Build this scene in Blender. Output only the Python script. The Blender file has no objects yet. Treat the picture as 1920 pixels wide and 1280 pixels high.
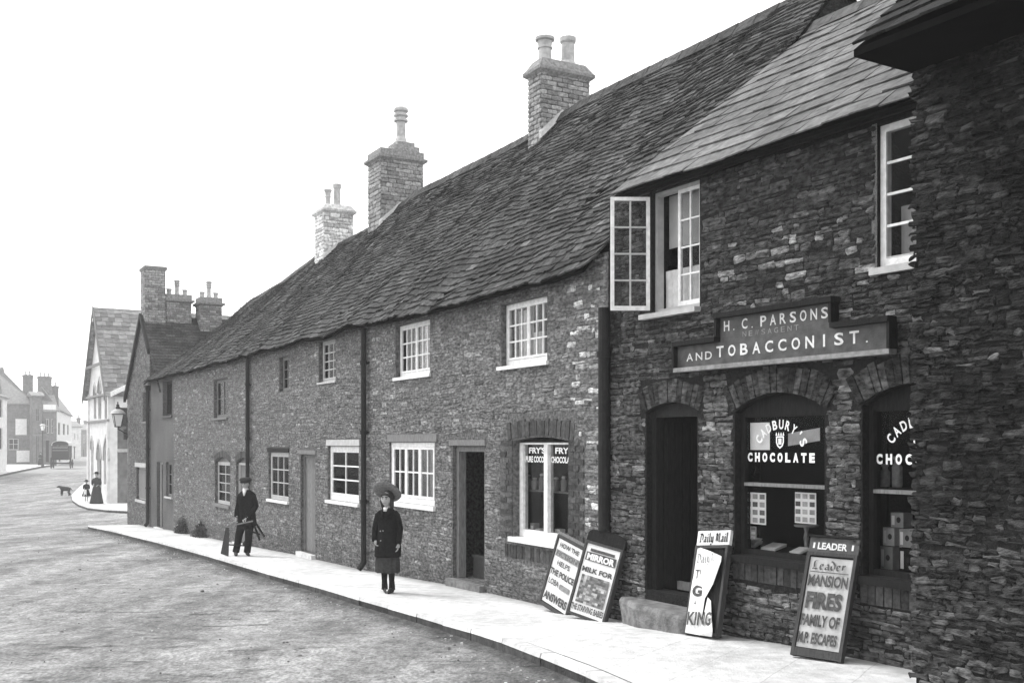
import bpy, bmesh, math, random
from mathutils import Vector, Matrix, noise
from mathutils.geometry import tessellate_polygon
scene = bpy.context.scene
COL = scene.collection
R = math.radians
rnd = random.Random(7)

# ------------------------------------------------------------------ camera
FOC, HX, HY, CAMZ = 2000.0, 960.0, 831.0, 1.9      # focal length and horizon in photograph pixels
cam = bpy.data.cameras.new('camera'); camo = bpy.data.objects.new('camera', cam); COL.objects.link(camo)
cam.sensor_width = 36; cam.lens = 36*FOC/1920; cam.shift_y = (HY-640)/1920
cam.clip_start = .1; cam.clip_end = 3000
camo.location = (0, 0, CAMZ); camo.rotation_euler = (R(90), 0, 0)
scene.camera = camo
# ------------------------------------------------------------------ sky and sun
SUN_EL, SUN_AZ = R(52), R(-62)                      # azimuth from +Y towards +X; the sun stands over the far left
w = bpy.data.worlds.new('World'); scene.world = w; w.use_nodes = True
nt = w.node_tree; bg = nt.nodes['Background']
sky = nt.nodes.new('ShaderNodeTexSky'); sky.sky_type = 'NISHITA'; sky.sun_disc = False
sky.sun_elevation = SUN_EL; sky.sun_rotation = SUN_AZ; sky.air_density = 1.0; sky.dust_density = 2.0
bw = nt.nodes.new('ShaderNodeRGBToBW')
nt.links.new(sky.outputs[0], bw.inputs[0])
ov = nt.nodes.new('ShaderNodeMath'); ov.operation = 'ADD'; ov.inputs[1].default_value = 7.0   # the even white of the overcast
nt.links.new(bw.outputs[0], ov.inputs[0]); nt.links.new(ov.outputs[0], bg.inputs[0])
bg.inputs[1].default_value = 0.11
sl = bpy.data.lights.new('sun', 'SUN'); sl.energy = 1.25; sl.angle = R(10); sl.color = (1, 1, 1)
so = bpy.data.objects.new('sun', sl); COL.objects.link(so)
sd = Vector((math.sin(SUN_AZ)*math.cos(SUN_EL), math.cos(SUN_AZ)*math.cos(SUN_EL), math.sin(SUN_EL)))
so.rotation_euler = sd.to_track_quat('Z', 'Y').to_euler(); so.location = (-20, 20, 40)
vs = scene.view_settings
vs.view_transform = 'Standard'; vs.look = 'None'; vs.gamma = 1; vs.exposure = 0.74
scene.cycles.max_bounces = 6; scene.cycles.volume_bounces = 1; scene.cycles.transparent_max_bounces = 12
scene.cycles.sample_clamp_indirect = 6
scene.render.filter_size = 1.4

# ------------------------------------------------------------------ materials
MAT = {}
def M(name, base, rough=.85, var=.15, vs=6, bump=.15, bs=60, tone=True, spec=.25, st=(1, 1, 1), metal=0, var2=0, vs2=1.2, spots=0, spot_s=14, spot_v=.6, emit=0):
    m = bpy.data.materials.new(name); m.use_nodes = True; n = m.node_tree; N = n.nodes; L = n.links
    b = N['Principled BSDF']; b.inputs['Roughness'].default_value = rough
    b.inputs['Specular IOR Level'].default_value = spec; b.inputs['Metallic'].default_value = metal
    tc = N.new('ShaderNodeTexCoord'); mp = N.new('ShaderNodeMapping'); mp.inputs['Scale'].default_value = st
    L.new(tc.outputs['Object'], mp.inputs[0])
    val = N.new('ShaderNodeValue'); val.outputs[0].default_value = base; cur = val.outputs[0]
    def mul(a, bb):
        q = N.new('ShaderNodeMath'); q.operation = 'MULTIPLY'; L.new(a, q.inputs[0]); L.new(bb, q.inputs[1]); return q.outputs[0]
    def nz(scale, lo, hi, detail=5, a=.3, c=.7):
        t = N.new('ShaderNodeTexNoise'); t.inputs['Scale'].default_value = scale; t.inputs['Detail'].default_value = detail
        L.new(mp.outputs[0], t.inputs['Vector'])
        r = N.new('ShaderNodeMapRange'); r.inputs[1].default_value = a; r.inputs[2].default_value = c
        r.inputs[3].default_value = lo; r.inputs[4].default_value = hi; L.new(t.outputs['Fac'], r.inputs[0]); return r.outputs[0]
    if var: cur = mul(cur, nz(vs, 1-var, 1+var))
    if var2: cur = mul(cur, nz(vs2, 1-var2, 1+var2, 4))
    if tone:
        at = N.new('ShaderNodeAttribute'); at.attribute_name = 'tone'; cur = mul(cur, at.outputs['Fac'])
    if spots:
        s = nz(spot_s, 0, 1, 3, 1-spots, 1-spots+.06)
        mx = N.new('ShaderNodeMix'); mx.data_type = 'FLOAT'
        L.new(s, mx.inputs[0]); L.new(cur, mx.inputs[2]); mx.inputs[3].default_value = spot_v; cur = mx.outputs[0]
    cc = N.new('ShaderNodeCombineColor')
    for i in range(3): L.new(cur, cc.inputs[i])
    L.new(cc.outputs[0], b.inputs['Base Color'])
    if bump:
        t = N.new('ShaderNodeTexNoise'); t.inputs['Scale'].default_value = bs; t.inputs['Detail'].default_value = 6
        L.new(mp.outputs[0], t.inputs['Vector'])
        bp = N.new('ShaderNodeBump'); bp.inputs['Strength'].default_value = bump; bp.inputs['Distance'].default_value = .03
        t2 = N.new('ShaderNodeTexNoise'); t2.inputs['Scale'].default_value = bs*.28; t2.inputs['Detail'].default_value = 3
        L.new(mp.outputs[0], t2.inputs['Vector']); ad = N.new('ShaderNodeMath'); ad.operation = 'MULTIPLY_ADD'; ad.inputs[1].default_value = 1.6
        L.new(t2.outputs['Fac'], ad.inputs[0]); L.new(t.outputs['Fac'], ad.inputs[2])
        L.new(ad.outputs[0], bp.inputs['Height']); L.new(bp.outputs[0], b.inputs['Normal'])
    MAT[name] = m; return m

M('rubble_stone', .18, .92, .7, 13, 1.0, 50, var2=.25, vs2=3.2, st=(1, 1, 2.2), spec=.1)
M('shop_stone', .046, .9, .9, 12, 1.0, 50, var2=.5, vs2=2.2, st=(1, 1, 2.2), spec=.15)
M('dark_stone', .020, .9, .9, 11, 1.0, 45, var2=.6, vs2=1.6, st=(1, 1, 2.2), spec=.15)
M('mortar', .12, .95, .6, 22, .8, 60, spec=.1)
M('dark_mortar', .016, .95, .4, 30, .5, 60, spec=.1)
M('render_wall', .10, .95, .3, 20, .35, 50, var2=.25, vs2=.8, spec=.1)
M('stone_tile', .056, .92, .5, 16, .7, 40, var2=.45, vs2=1.1, spec=.12)
M('slate', .135, .85, .35, 12, .4, 35, var2=.2, vs2=.9, spec=.12)
M('roof_under', .005, 1, .2, 5, 0, spec=0)
M('brick', .07, .9, .35, 22, .5, 60, spec=.1)
M('dark_brick', .05, .9, .35, 22, .5, 60, spec=.1)
M('hazed_masonry', .62, .9, .35, 14, .6, 50, var2=.15)  # chimney masonry paled, the washing-out glow put into its colour
M('chimney_brick', .28, .9, .35, 18, .5, 60, spec=.1)  # brick lightened, the fading towards the sky put into its colour
M('pot_clay', .42, .85, .2, 12, .2, 60)
M('white_paint', .72, .6, .16, 16, .2, 60, spec=.25)
M('grey_paint', .42, .6, .14, 12, .12, 60, spec=.3)
M('dull_wood', .17, .8, .3, 10, .3, 60, st=(6, 6, 1))
M('dark_wood', .013, .8, .35, 10, .3, 50, st=(6, 6, 1), spec=.12)
M('black_gloom', .006, .95, .2, 5, 0, spec=.05)  # near black: darkness of the unlit interiors put into the colour
M('iron', .016, .8, .3, 16, .3, 60, spec=.2)
M('curtain_cloth', .62, .95, .15, 14, .1, 70)
M('blind_cloth', .38, .95, .1, 8, .1, 70)
M('white_sheet', .86, .8, .05, 7, .05, 30)
M('paper', .68, .8, .12, 7, .1, 30)
M('grey_paper', .40, .85, .2, 6, .2, 30)
M('ink', .02, .8, .2, 20, 0)
M('soft_ink', .07, .85, .45, 30, 0)
M('mid_grey', .22, .85, .3, 20, .1, 50)
M('board_wood', .05, .8, .3, 10, .3, 60, st=(6, 6, 1))
M('sign_board', .06, .6, .35, 12, .15, 50, spec=.3)
M('sign_letter', .62, .7, .2, 25, .1, 60)
M('glass_letter', .85, .5, .05, 10, 0)
M('card', .26, .8, .2, 10, .1, 50)
M('pale_render', .62, .9, .12, 3, .15, 40, var2=.1)
M('far_wall', .13, .9, .3, 3, .2, 20, var2=.2, vs2=.5)
M('far_roof', .22, .9, .35, 4, .3, 12, st=(1, 1, 4))  # far roofs lightened, distance haze put into the colour
M('flagstone', .61, .85, .18, 7, .35, 50, var2=.16, vs2=.7, spec=.3)
M('kerb_stone', .58, .85, .2, 9, .4, 40)
M('kerb_face', .06, .9, .4, 9, .5, 40)
M('step_stone', .17, .9, .4, 9, .6, 40)
M('pebble', .34, .9, .3, 10, .2, 50)
M('skin', .36, .7, .06, 30, 0, spec=.3)
M('hair', .03, .7, .3, 40, .2, 60)
M('dark_cloth', .012, .95, .35, 30, .35, 90, spec=.05)
M('skirt_cloth', .04, .95, .3, 30, .3, 90, spec=.1)
M('straw', .16, .95, .3, 40, .5, 90, spec=.1)
M('leather', .02, .7, .2, 30, .1, 60, spec=.2)
M('leaf', .045, .85, .4, 8, 0)
M('bark', .05, .9, .3, 20, .3, 50)
M('dog_coat', .02, .9, .3, 30, .2, 60)
M('opal_glass', .75, .3, 0, 1, 0, spec=.5)
M('canvas', .5, .9, .1, 5, .1, 30)
M('horizon_ground', .25, .95, .2, .05, 0)

def paving_joints():                                # worn joints between the paving slabs
    n = MAT['flagstone'].node_tree; N = n.nodes; L = n.links; b = N['Principled BSDF']; src = b.inputs['Base Color'].links[0].from_socket
    tc = N.new('ShaderNodeTexCoord'); mp = N.new('ShaderNodeMapping'); mp.inputs['Rotation'].default_value = (0, 0, R(-60)); L.new(tc.outputs['Object'], mp.inputs[0])
    nz = N.new('ShaderNodeTexNoise'); nz.inputs['Scale'].default_value = 2.5; mx = N.new('ShaderNodeMix'); mx.data_type = 'RGBA'; mx.blend_type = 'ADD'; mx.inputs[0].default_value = .05
    L.new(mp.outputs[0], nz.inputs['Vector']); L.new(mp.outputs[0], mx.inputs[6]); L.new(nz.outputs['Color'], mx.inputs[7])
    br = N.new('ShaderNodeTexBrick'); br.inputs['Scale'].default_value = 1; br.inputs['Brick Width'].default_value = .95; br.inputs['Row Height'].default_value = .62; br.inputs['Mortar Size'].default_value = .007
    br.inputs['Mortar Smooth'].default_value = .4; br.inputs['Color1'].default_value = (1, 1, 1, 1); br.inputs['Color2'].default_value = (.86, .86, .86, 1); br.inputs['Mortar'].default_value = (.45, .45, .45, 1)
    L.new(mx.outputs[2], br.inputs['Vector']); m2 = N.new('ShaderNodeMix'); m2.data_type = 'RGBA'; m2.blend_type = 'MULTIPLY'; m2.inputs[0].default_value = .45
    L.new(src, m2.inputs[6]); L.new(br.outputs['Color'], m2.inputs[7]); L.new(m2.outputs[2], b.inputs['Base Color'])
paving_joints()

def glass_material():
    m = bpy.data.materials.new('window_glass'); m.use_nodes = True; n = m.node_tree; N = n.nodes; L = n.links
    N.remove(N['Principled BSDF']); out = N['Material Output']
    t = N.new('ShaderNodeBsdfTransparent'); t.inputs[0].default_value = (.9, .9, .9, 1)
    g = N.new('ShaderNodeBsdfGlossy'); g.inputs['Roughness'].default_value = .06; g.inputs[0].default_value = (.8, .8, .8, 1)
    fr = N.new('ShaderNodeFresnel'); fr.inputs[0].default_value = 1.10
    mx = N.new('ShaderNodeMixShader'); L.new(fr.outputs[0], mx.inputs[0]); L.new(t.outputs[0], mx.inputs[1]); L.new(g.outputs[0], mx.inputs[2])
    nz = N.new('ShaderNodeTexNoise'); nz.inputs['Scale'].default_value = 3; bp = N.new('ShaderNodeBump'); bp.inputs['Strength'].default_value = .1
    L.new(nz.outputs['Fac'], bp.inputs['Height']); L.new(bp.outputs[0], g.inputs['Normal'])
    L.new(mx.outputs[0], out.inputs['Surface']); MAT['glass'] = m
glass_material()

def road_material():
    m = bpy.data.materials.new('dirt_road'); m.use_nodes = True; n = m.node_tree; N = n.nodes; L = n.links
    b = N['Principled BSDF']; b.inputs['Roughness'].default_value = .95; b.inputs['Specular IOR Level'].default_value = .1
    tc = N.new('ShaderNodeTexCoord')
    def nz(scale, st, detail, lo, hi, a=.3, c=.7, rot=0):
        mp = N.new('ShaderNodeMapping'); mp.inputs['Scale'].default_value = st; mp.inputs['Rotation'].default_value = (0, 0, rot)
        L.new(tc.outputs['Object'], mp.inputs[0])
        t = N.new('ShaderNodeTexNoise'); t.inputs['Scale'].default_value = scale; t.inputs['Detail'].default_value = detail; t.inputs['Roughness'].default_value = .62
        L.new(mp.outputs[0], t.inputs['Vector'])
        r = N.new('ShaderNodeMapRange'); r.inputs[1].default_value = a; r.inputs[2].default_value = c; r.inputs[3].default_value = lo; r.inputs[4].default_value = hi
        L.new(t.outputs['Fac'], r.inputs[0]); return r.outputs[0], t.outputs['Fac']
    a1, h1 = nz(1.1, (1, .16, 1), 6, .62, 1.3, rot=R(-29))        # wheel-worn patches along the street
    a2, h2 = nz(7, (1, .6, 1), 8, .60, 1.35)
    a3, h3 = nz(1.3, (1.0, .5, 1), 7, .62, 1.3)
    a4, h4 = nz(30, (1, .6, 1), 6, .5, 1.5)
    a5, h5 = nz(2.6, (.6, 1.5, 1), 6, .5, 1, .33, .42)           # damp patches and droppings
    v = N.new('ShaderNodeValue'); v.outputs[0].default_value = .265; at = N.new('ShaderNodeAttribute'); at.attribute_name = 'tone'
    q = N.new('ShaderNodeMath'); q.operation = 'MULTIPLY'; L.new(v.outputs[0], q.inputs[0]); L.new(at.outputs['Fac'], q.inputs[1]); cur = q.outputs[0]
    for a in (a1, a2, a3, a4, a5):
        q = N.new('ShaderNodeMath'); q.operation = 'MULTIPLY'; L.new(cur, q.inputs[0]); L.new(a, q.inputs[1]); cur = q.outputs[0]
    cc = N.new('ShaderNodeCombineColor')
    for i in range(3): L.new(cur, cc.inputs[i])
    L.new(cc.outputs[0], b.inputs['Base Color'])
    ad = N.new('ShaderNodeMath'); ad.operation = 'ADD'; L.new(h2, ad.inputs[0]); L.new(h4, ad.inputs[1])
    bp = N.new('ShaderNodeBump'); bp.inputs['Strength'].default_value = .7; bp.inputs['Distance'].default_value = .03
    L.new(ad.outputs[0], bp.inputs['Height']); L.new(bp.outputs[0], b.inputs['Normal']); MAT['road'] = m
road_material()

# ------------------------------------------------------------------ mesh builder
class MB:
    def __init__(s): s.v = []; s.f = []; s.t = []
    def add(s, vs, fs, tone=1.0):
        k = len(s.v); s.v += [tuple(p) for p in vs]; s.t += [tone]*len(vs)
        s.f += [tuple(k+i for i in f) for f in fs]
    def hexa(s, p, tone=1.0):                      # p: 4 bottom points, 4 top points
        s.add(p, [(3, 2, 1, 0), (4, 5, 6, 7), (0, 1, 5, 4), (1, 2, 6, 5), (2, 3, 7, 6), (3, 0, 4, 7)], tone)
    def box(s, x0, x1, y0, y1, z0, z1, tone=1.0):
        s.hexa([(x0, y0, z0), (x1, y0, z0), (x1, y1, z0), (x0, y1, z0), (x0, y0, z1), (x1, y0, z1), (x1, y1, z1), (x0, y1, z1)], tone)
    def prism(s, poly, v0, v1, tone=1.0, holes=()):  # polygon in (u, z), from depth v0 (front) to v1
        loops = [list(poly)]+[list(h) for h in holes]
        pts = [p for l in loops for p in l]
        tris = tessellate_polygon([[Vector((p[0], p[1], 0)) for p in l] for l in loops])
        n = len(pts); vs = [(p[0], v0, p[1]) for p in pts]+[(p[0], v1, p[1]) for p in pts]
        fs = [tuple(t) for t in tris]+[tuple(n+i for i in reversed(t)) for t in tris]
        k = 0
        for l in loops:
            m = len(l)
            for i in range(m): j = (i+1) % m; fs.append((k+i, k+j, n+k+j, n+k+i))
            k += m
        s.add(vs, fs, tone)
    def bar(s, a, b, r, n=6, r2=None, tone=1.0, cap=True):
        a = Vector(a); b = Vector(b); d = (b-a).normalized(); q = d.to_track_quat('Z', 'Y'); r2 = r if r2 is None else r2
        vs = []
        for p, rr in ((a, r), (b, r2)):
            for i in range(n):
                t = 2*math.pi*(i+.5)/n; vs.append(p+q @ Vector((math.cos(t)*rr, math.sin(t)*rr, 0)))
        fs = [(i, (i+1) % n, n+(i+1) % n, n+i) for i in range(n)]
        if cap: fs += [tuple(reversed(range(n))), tuple(range(n, 2*n))]
        s.add(vs, fs, tone)
    def plank(s, a, b, w, t, up=(0, 0, 1), tone=1.0):   # rectangular bar from a to b
        a = Vector(a); b = Vector(b); d = (b-a).normalized(); x = d.cross(Vector(up)).normalized(); y = x.cross(d).normalized()
        P = [];
        for p in (a, b):
            for i, j in ((-1, -1), (1, -1), (1, 1), (-1, 1)): P.append(p+x*w/2*i+y*t/2*j)
        s.hexa(P, tone)
    def lathe(s, prof, c=(0, 0, 0), n=16, tone=1.0):
        vs = []; m = len(prof)
        for r, z in prof:
            for i in range(n): t = 2*math.pi*i/n; vs.append((c[0]+r*math.cos(t), c[1]+r*math.sin(t), c[2]+z))
        fs = [(j*n+i, j*n+(i+1) % n, (j+1)*n+(i+1) % n, (j+1)*n+i) for j in range(m-1) for i in range(n)]
        fs += [tuple(reversed(range(n))), tuple(range((m-1)*n, m*n))]
        s.add(vs, fs, tone)
    def loft(s, rings, tone=1.0, cap=True):         # rings: lists of equal length
        n = len(rings[0]); vs = [p for r in rings for p in r]; m = len(rings)
        fs = [(j*n+i, j*n+(i+1) % n, (j+1)*n+(i+1) % n, (j+1)*n+i) for j in range(m-1) for i in range(n)]
        if cap: fs += [tuple(reversed(range(n))), tuple(range((m-1)*n, m*n))]
        s.add(vs, fs, tone)
    def stone(s, mp, a0, a1, b0, b1, prot, jit, tone, back=.012):   # irregular block, mp(a, b, out) -> point
        w, h = a1-a0, b1-b0; c = min(w, h)*.22
        o = [(a0+c, b0), (a1-c, b0), (a1, b0+c), (a1, b1-c), (a1-c, b1), (a0+c, b1), (a0, b1-c), (a0, b0+c)]
        J = lambda k: rnd.uniform(-k, k)
        o = [(p+J(jit), q+J(jit)) for p, q in o]; ca, cb = (a0+a1)/2, (b0+b1)/2; ins = min(.014, min(w, h)*.18)
        vs = [mp(p, q, -back) for p, q in o]+[mp(p, q, prot*.45+J(prot*.2)) for p, q in o]
        sx, sy = 1-2*ins/w, 1-2*ins/h
        vs += [mp(ca+(p-ca)*sx, cb+(q-cb)*sy, prot+J(prot*.35)) for p, q in o]
        fs = []
        for r in (0, 8):
            for i in range(8): j = (i+1) % 8; fs.append((r+i, r+j, r+8+j, r+8+i))
        k = len(s.v); s.v += [tuple(p) for p in vs]+[tuple(mp(ca+J(w*.1), cb+J(h*.1), prot*(1+J(.3))))]; s.t += [tone]*25
        fs += [(16+i, 16+(i+1) % 8, 24) for i in range(8)]
        s.f += [tuple(k+i for i in f) for f in fs]
    def mesh(s, name, off=(0, 0, 0), smooth=False):
        me = bpy.data.meshes.new(name)
        me.from_pydata([(x-off[0], y-off[1], z-off[2]) for x, y, z in s.v], [], s.f)
        at = me.attributes.new('tone', 'FLOAT', 'POINT'); at.data.foreach_set('value', s.t)
        bm = bmesh.new(); bm.from_mesh(me); bmesh.ops.recalc_face_normals(bm, faces=bm.faces); bm.to_mesh(me); bm.free()
        if smooth: me.polygons.foreach_set('use_smooth', [True]*len(me.polygons))
        return me

def tag(o, label=None, cat=None, group=None, kind=None):
    if label: o['label'] = label
    if cat: o['category'] = cat
    if group: o['group'] = group
    if kind: o['kind'] = kind
    return o
def link(name, mb, mat, parent=None, off=(0, 0, 0), smooth=False):
    me = mb.mesh(name, off, smooth) if isinstance(mb, MB) else mb
    me.materials.append(MAT[mat]); o = bpy.data.objects.new(name, me); COL.objects.link(o)
    if parent: o.parent = parent
    return o
def empty(name, loc, label, cat, group=None, rz=0):
    o = bpy.data.objects.new(name, None); o.empty_display_size = .3; COL.objects.link(o)
    o.location = loc; o.rotation_euler = (0, 0, rz); return tag(o, label, cat, group)
def structure(name, mb, mat): return tag(link(name, mb, mat), kind='structure')
def copy_tree(o, parent=None):
    c = o.copy(); COL.objects.link(c)
    if parent: c.parent = parent
    for ch in list(o.children): copy_tree(ch, c)
    return c

# ------------------------------------------------------------------ terrain: the street falls away from the camera, then levels out
GZ = [(-40, .08), (8, .07), (8.9, .055), (9.9, .03), (10.5, .01), (12.3, -.12), (13.6, -.16), (15, -.17), (15.8, -.2), (18.8, -.34), (22.2, -.42),
      (25.3, -.53), (29, -.66), (33, -.79), (36, -.92), (40, -1.05), (47, -1.16), (56, -1.22), (75, -1.1), (100, -.78), (125, -.7), (3000, -.7)]
def pave_z(y):
    for (a, za), (b, zb) in zip(GZ, GZ[1:]):
        if y <= b: return za+(zb-za)*max(0, (y-a))/(b-a) if y > a else za
    return GZ[-1][1]
KERB = .13
def ray(px, py, Y): return Vector(((px-HX)/FOC*Y, Y, CAMZ+(HY-py)/FOC*Y))
def ground_at(px, py, dz=0):                        # where the line of sight meets the pavement level
    Y = 10
    for _ in range(60):
        Y = .5*Y+.5*min(400, FOC*(CAMZ-pave_z(Y)-dz)/max(py-HY, 3))
    return Vector(((px-HX)/FOC*Y, Y, pave_z(Y)+dz))

class Frame:                                        # a facade: u runs right along it, v runs into the building, z is height
    def __init__(s, O, th):
        s.O = O; s.th = th; s.X = (math.sin(th), -math.cos(th)); s.Y = (math.cos(th), math.sin(th)); s.rz = math.atan2(s.X[1], s.X[0])
    def w(s, u, v, z=0): return Vector((s.O[0]+u*s.X[0]+v*s.Y[0], s.O[1]+u*s.X[1]+v*s.Y[1], z))
    def u(s, px, v=0):
        k = (px-HX)/FOC
        return (k*(s.O[1]+v*s.Y[1])-s.O[0]-v*s.Y[0])/(s.X[0]-k*s.X[1])
    def z(s, px, py, v=0): return CAMZ+(HY-py)/FOC*s.w(s.u(px, v), v).y
    def loc(s, P): d = (P[0]-s.O[0], P[1]-s.O[1]); return d[0]*s.X[0]+d[1]*s.X[1], d[0]*s.Y[0]+d[1]*s.Y[1]
    def gz(s, u, v=0): return pave_z(s.w(u, v).y)
class Thing:                                        # a thing standing in a frame
    def __init__(s, F, name, label, cat, u=0, v=0, z=None, group=None):
        s.F = F; s.off = (u, v, F.gz(u, v) if z is None else z)
        p = F.w(u, v, s.off[2]); s.o = empty(name, p, label, cat, group, F.rz)
    def part(s, name, mb, mat, parent=None, smooth=False, label=None):
        o = link(name, mb, mat, parent or s.o, s.off, smooth)
        if label: o['label'] = label
        return o
FRONT = lambda v=0: (lambda a, b, o: (a, v-o, b))

def smoothn(x, y=0, z=0): return noise.noise(Vector((x, y, z)))
def fill(pick, mp, u0, u1, z0, z1, excl=(), rows=(.06, .13), wid=(.12, .38), prot=(.006, .03), gap=.012, jit=.008, tone=None, dbl=.12, top=None, wob=.02, ragged=0, brick=False):
    z = z0; reserved = []; k = 0
    while z < z1:
        h = rnd.uniform(*rows); nres = []
        a = u0+(rnd.uniform(-wid[0], 0) if not brick else (-wid[0]/2 if k % 2 else 0)); k += 1
        while a < u1:
            b = a+rnd.uniform(*wid); aa, bb = max(a, u0-(rnd.uniform(0, ragged) if ragged else 0)), min(b, u1); a = b
            if bb-aa < .05: continue
            hh = h; dd = (not brick) and rnd.random() < dbl and bb-aa > .16
            segs = [(aa, bb)]
            for ex in list(excl)+reserved:
                e0, e1, f0, f1 = ex
                if f1 <= z+.015 or f0 >= z+h-.015: continue
                ns = []
                for p, q in segs:
                    if e1 <= p or e0 >= q: ns.append((p, q)); continue
                    if e0-p > .05: ns.append((p, e0))
                    if q-e1 > .05: ns.append((e1, q))
                segs = ns
            for p, q in segs:
                t = z+h
                if dd and q-p > .15:
                    t2 = z+h+rows[0]
                    if t2 < z1 and not any(f1 > z and f0 < t2 and e1 > p and e0 < q for e0, e1, f0, f1 in excl):
                        t = t2; nres.append((p, q, z+h, t2))
                if top is not None:
                    tt = top((p+q)/2)
                    if z > tt-.04: continue
                    t = min(t, tt)
                wz = wob*smoothn((p+q)*.6, z*1.5, 3.3)
                tn = tone((p+q)/2, z) if tone else rnd.uniform(.6, 1.45)
                g = gap/2
                pick((p+q)/2).stone(mp, p+g, q-g, z+g+wz, t-g+wz, rnd.uniform(*prot), jit, tn)
        reserved = nres; z += h

def arch_poly(u0, u1, z0, zs, rise, n=10):
    if rise <= 0: return [(u0, z0), (u1, z0), (u1, zs), (u0, zs)]
    c = (u0+u1)/2; h = (u1-u0)/2; Rr = (h*h+rise*rise)/(2*rise); zc = zs+rise-Rr; a = math.asin(h/Rr)
    pts = [(u0, z0), (u1, z0)]
    for i in range(n+1):
        t = a-2*a*i/n; pts.append((c+Rr*math.sin(t), zc+Rr*math.cos(t)))
    return pts
def arch_ring(mb, u0, u1, zs, rise, th, n, v=0, prot=.012, tone=(.6, 1.3), ext=0):
    c = (u0+u1)/2; h = (u1-u0)/2; Rr = (h*h+rise*rise)/(2*rise); zc = zs+rise-Rr; a = math.asin(h/Rr)+ext
    for i in range(n):
        t0 = -a+2*a*(i+.06)/n; t1 = -a+2*a*(i+.94)/n; tn = rnd.uniform(*tone); r1 = Rr+th*rnd.uniform(.85, 1.05); r0 = Rr+.004; p = prot*rnd.uniform(.4, 1.3)
        q = [(c+r0*math.sin(t0), zc+r0*math.cos(t0)), (c+r0*math.sin(t1), zc+r0*math.cos(t1)), (c+r1*math.sin(t1), zc+r1*math.cos(t1)), (c+r1*math.sin(t0), zc+r1*math.cos(t0))]
        mb.hexa([(x, v+.01, z) for x, z in q]+[(x, v-p, z) for x, z in q], tn)
def soldiers(mb, u0, u1, z0, z1, w, v=0, prot=.012, tone=(.6, 1.3), bow=0):
    n = max(1, round((u1-u0)/w)); w = (u1-u0)/n
    for i in range(n):
        a, b = u0+w*(i+.06), u0+w*(i+.94); p = prot*rnd.uniform(.5, 1.4); t = (i+.5)/n; d = bow*4*t*(1-t)
        mb.box(a, b, v-p, v+.01, z0+d+rnd.uniform(-.004, .004), z1+d+rnd.uniform(-.006, .006), rnd.uniform(*tone))

def tiles(pick, u0, u1, eave, ridge, expo, wid, th=.022, jit=.012, lift=.03, tone=None, clip=None, sag=0.0, stagger=True, rip=.02):
    # eave(u), ridge(u) -> (v, z); expo(s) row exposure at distance s up the slope
    def P(u, s, up):
        e = eave(u); r = ridge(u); dv, dz = r[0]-e[0], r[1]-e[1]; Ls = math.hypot(dv, dz); f = s/Ls
        nv, nz = -dz/Ls, dv/Ls
        sg = sag*math.sin(min(1, max(0, f))*math.pi)+rip*smoothn(u*.7, s*.7, 9)+rip*.4*smoothn(u*2.3, s*1.9, 5)
        return (u, e[0]+dv*f+nv*(up-sg), e[1]+dz*f+nz*(up-sg))
    um = (u0+u1)/2; e = eave(um); r = ridge(um); Lm = math.hypot(r[0]-e[0], r[1]-e[1])
    s = 0; k = 0
    while s < Lm:
        h = expo(s/Lm); a = u0-(wid[1]*.5 if k % 2 else 0)-rnd.uniform(0, .03 if not stagger else .0); k += 1
        while a < u1:
            b = a+rnd.uniform(*wid); p, q = max(a, u0), min(b, u1); a = b
            if q-p < .03: continue
            c = (p+q)/2; Lr = math.hypot(ridge(c)[0]-eave(c)[0], ridge(c)[1]-eave(c)[1]); sc = Lr/Lm
            if clip and not clip(c, s/Lm): continue
            j = lambda k_: rnd.uniform(-k_, k_)
            s0 = (s+j(jit))*sc; s1 = min(s+h*1.25, Lm)*sc; l0 = lift+j(lift*.3); l1 = lift*.22; g = .0035
            s00, s01 = s0+j(jit*.5), s0+j(jit*.5)
            if s1 <= s0+.02: continue
            tn = tone(c, s/Lm) if tone else rnd.uniform(.6, 1.4)
            pick(c).hexa([P(p+g, s00, l0-th), P(q-g, s01, l0-th+j(.003)), P(q-g, s1, l1-th), P(p+g, s1, l1-th),
                          P(p+g, s00, l0), P(q-g, s01, l0+j(.004)), P(q-g, s1, l1), P(p+g, s1, l1)], tn)
        s += h
    return P

# ------------------------------------------------------------------ windows and doors
def rect_frame(mb, u0, u1, z0, z1, v0, v1, w, wb=None):
    wb = w if wb is None else wb
    mb.box(u0, u0+w, v0, v1, z0, z1); mb.box(u1-w, u1, v0, v1, z0, z1)
    mb.box(u0+w, u1-w, v0, v1, z1-w, z1); mb.box(u0+w, u1-w, v0, v1, z0, z0+wb)
def curtain_mesh(u0, u1, z0, z1, v, amp=.012, waves=7, scallop=0):
    mb = MB(); n = 40; fr = []; bk = []
    for i in range(n+1):
        t = i/n; u = u0+(u1-u0)*t; d = v+amp*math.sin(t*waves*2*math.pi+1.3)*(.7+.5*smoothn(t*5, z0))
        zz = z0+scallop*abs(math.sin(t*waves*math.pi))
        fr.append([(u, d, zz), (u, d, (zz+z1)/2), (u, d*.4+v*.6, z1)])
    vs = [p for c in fr for p in c]; m = 3
    fs = [(i*m+j, (i+1)*m+j, (i+1)*m+j+1, i*m+j+1) for i in range(n) for j in range(m-1)]
    mb.add(vs, fs); return mb
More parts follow.
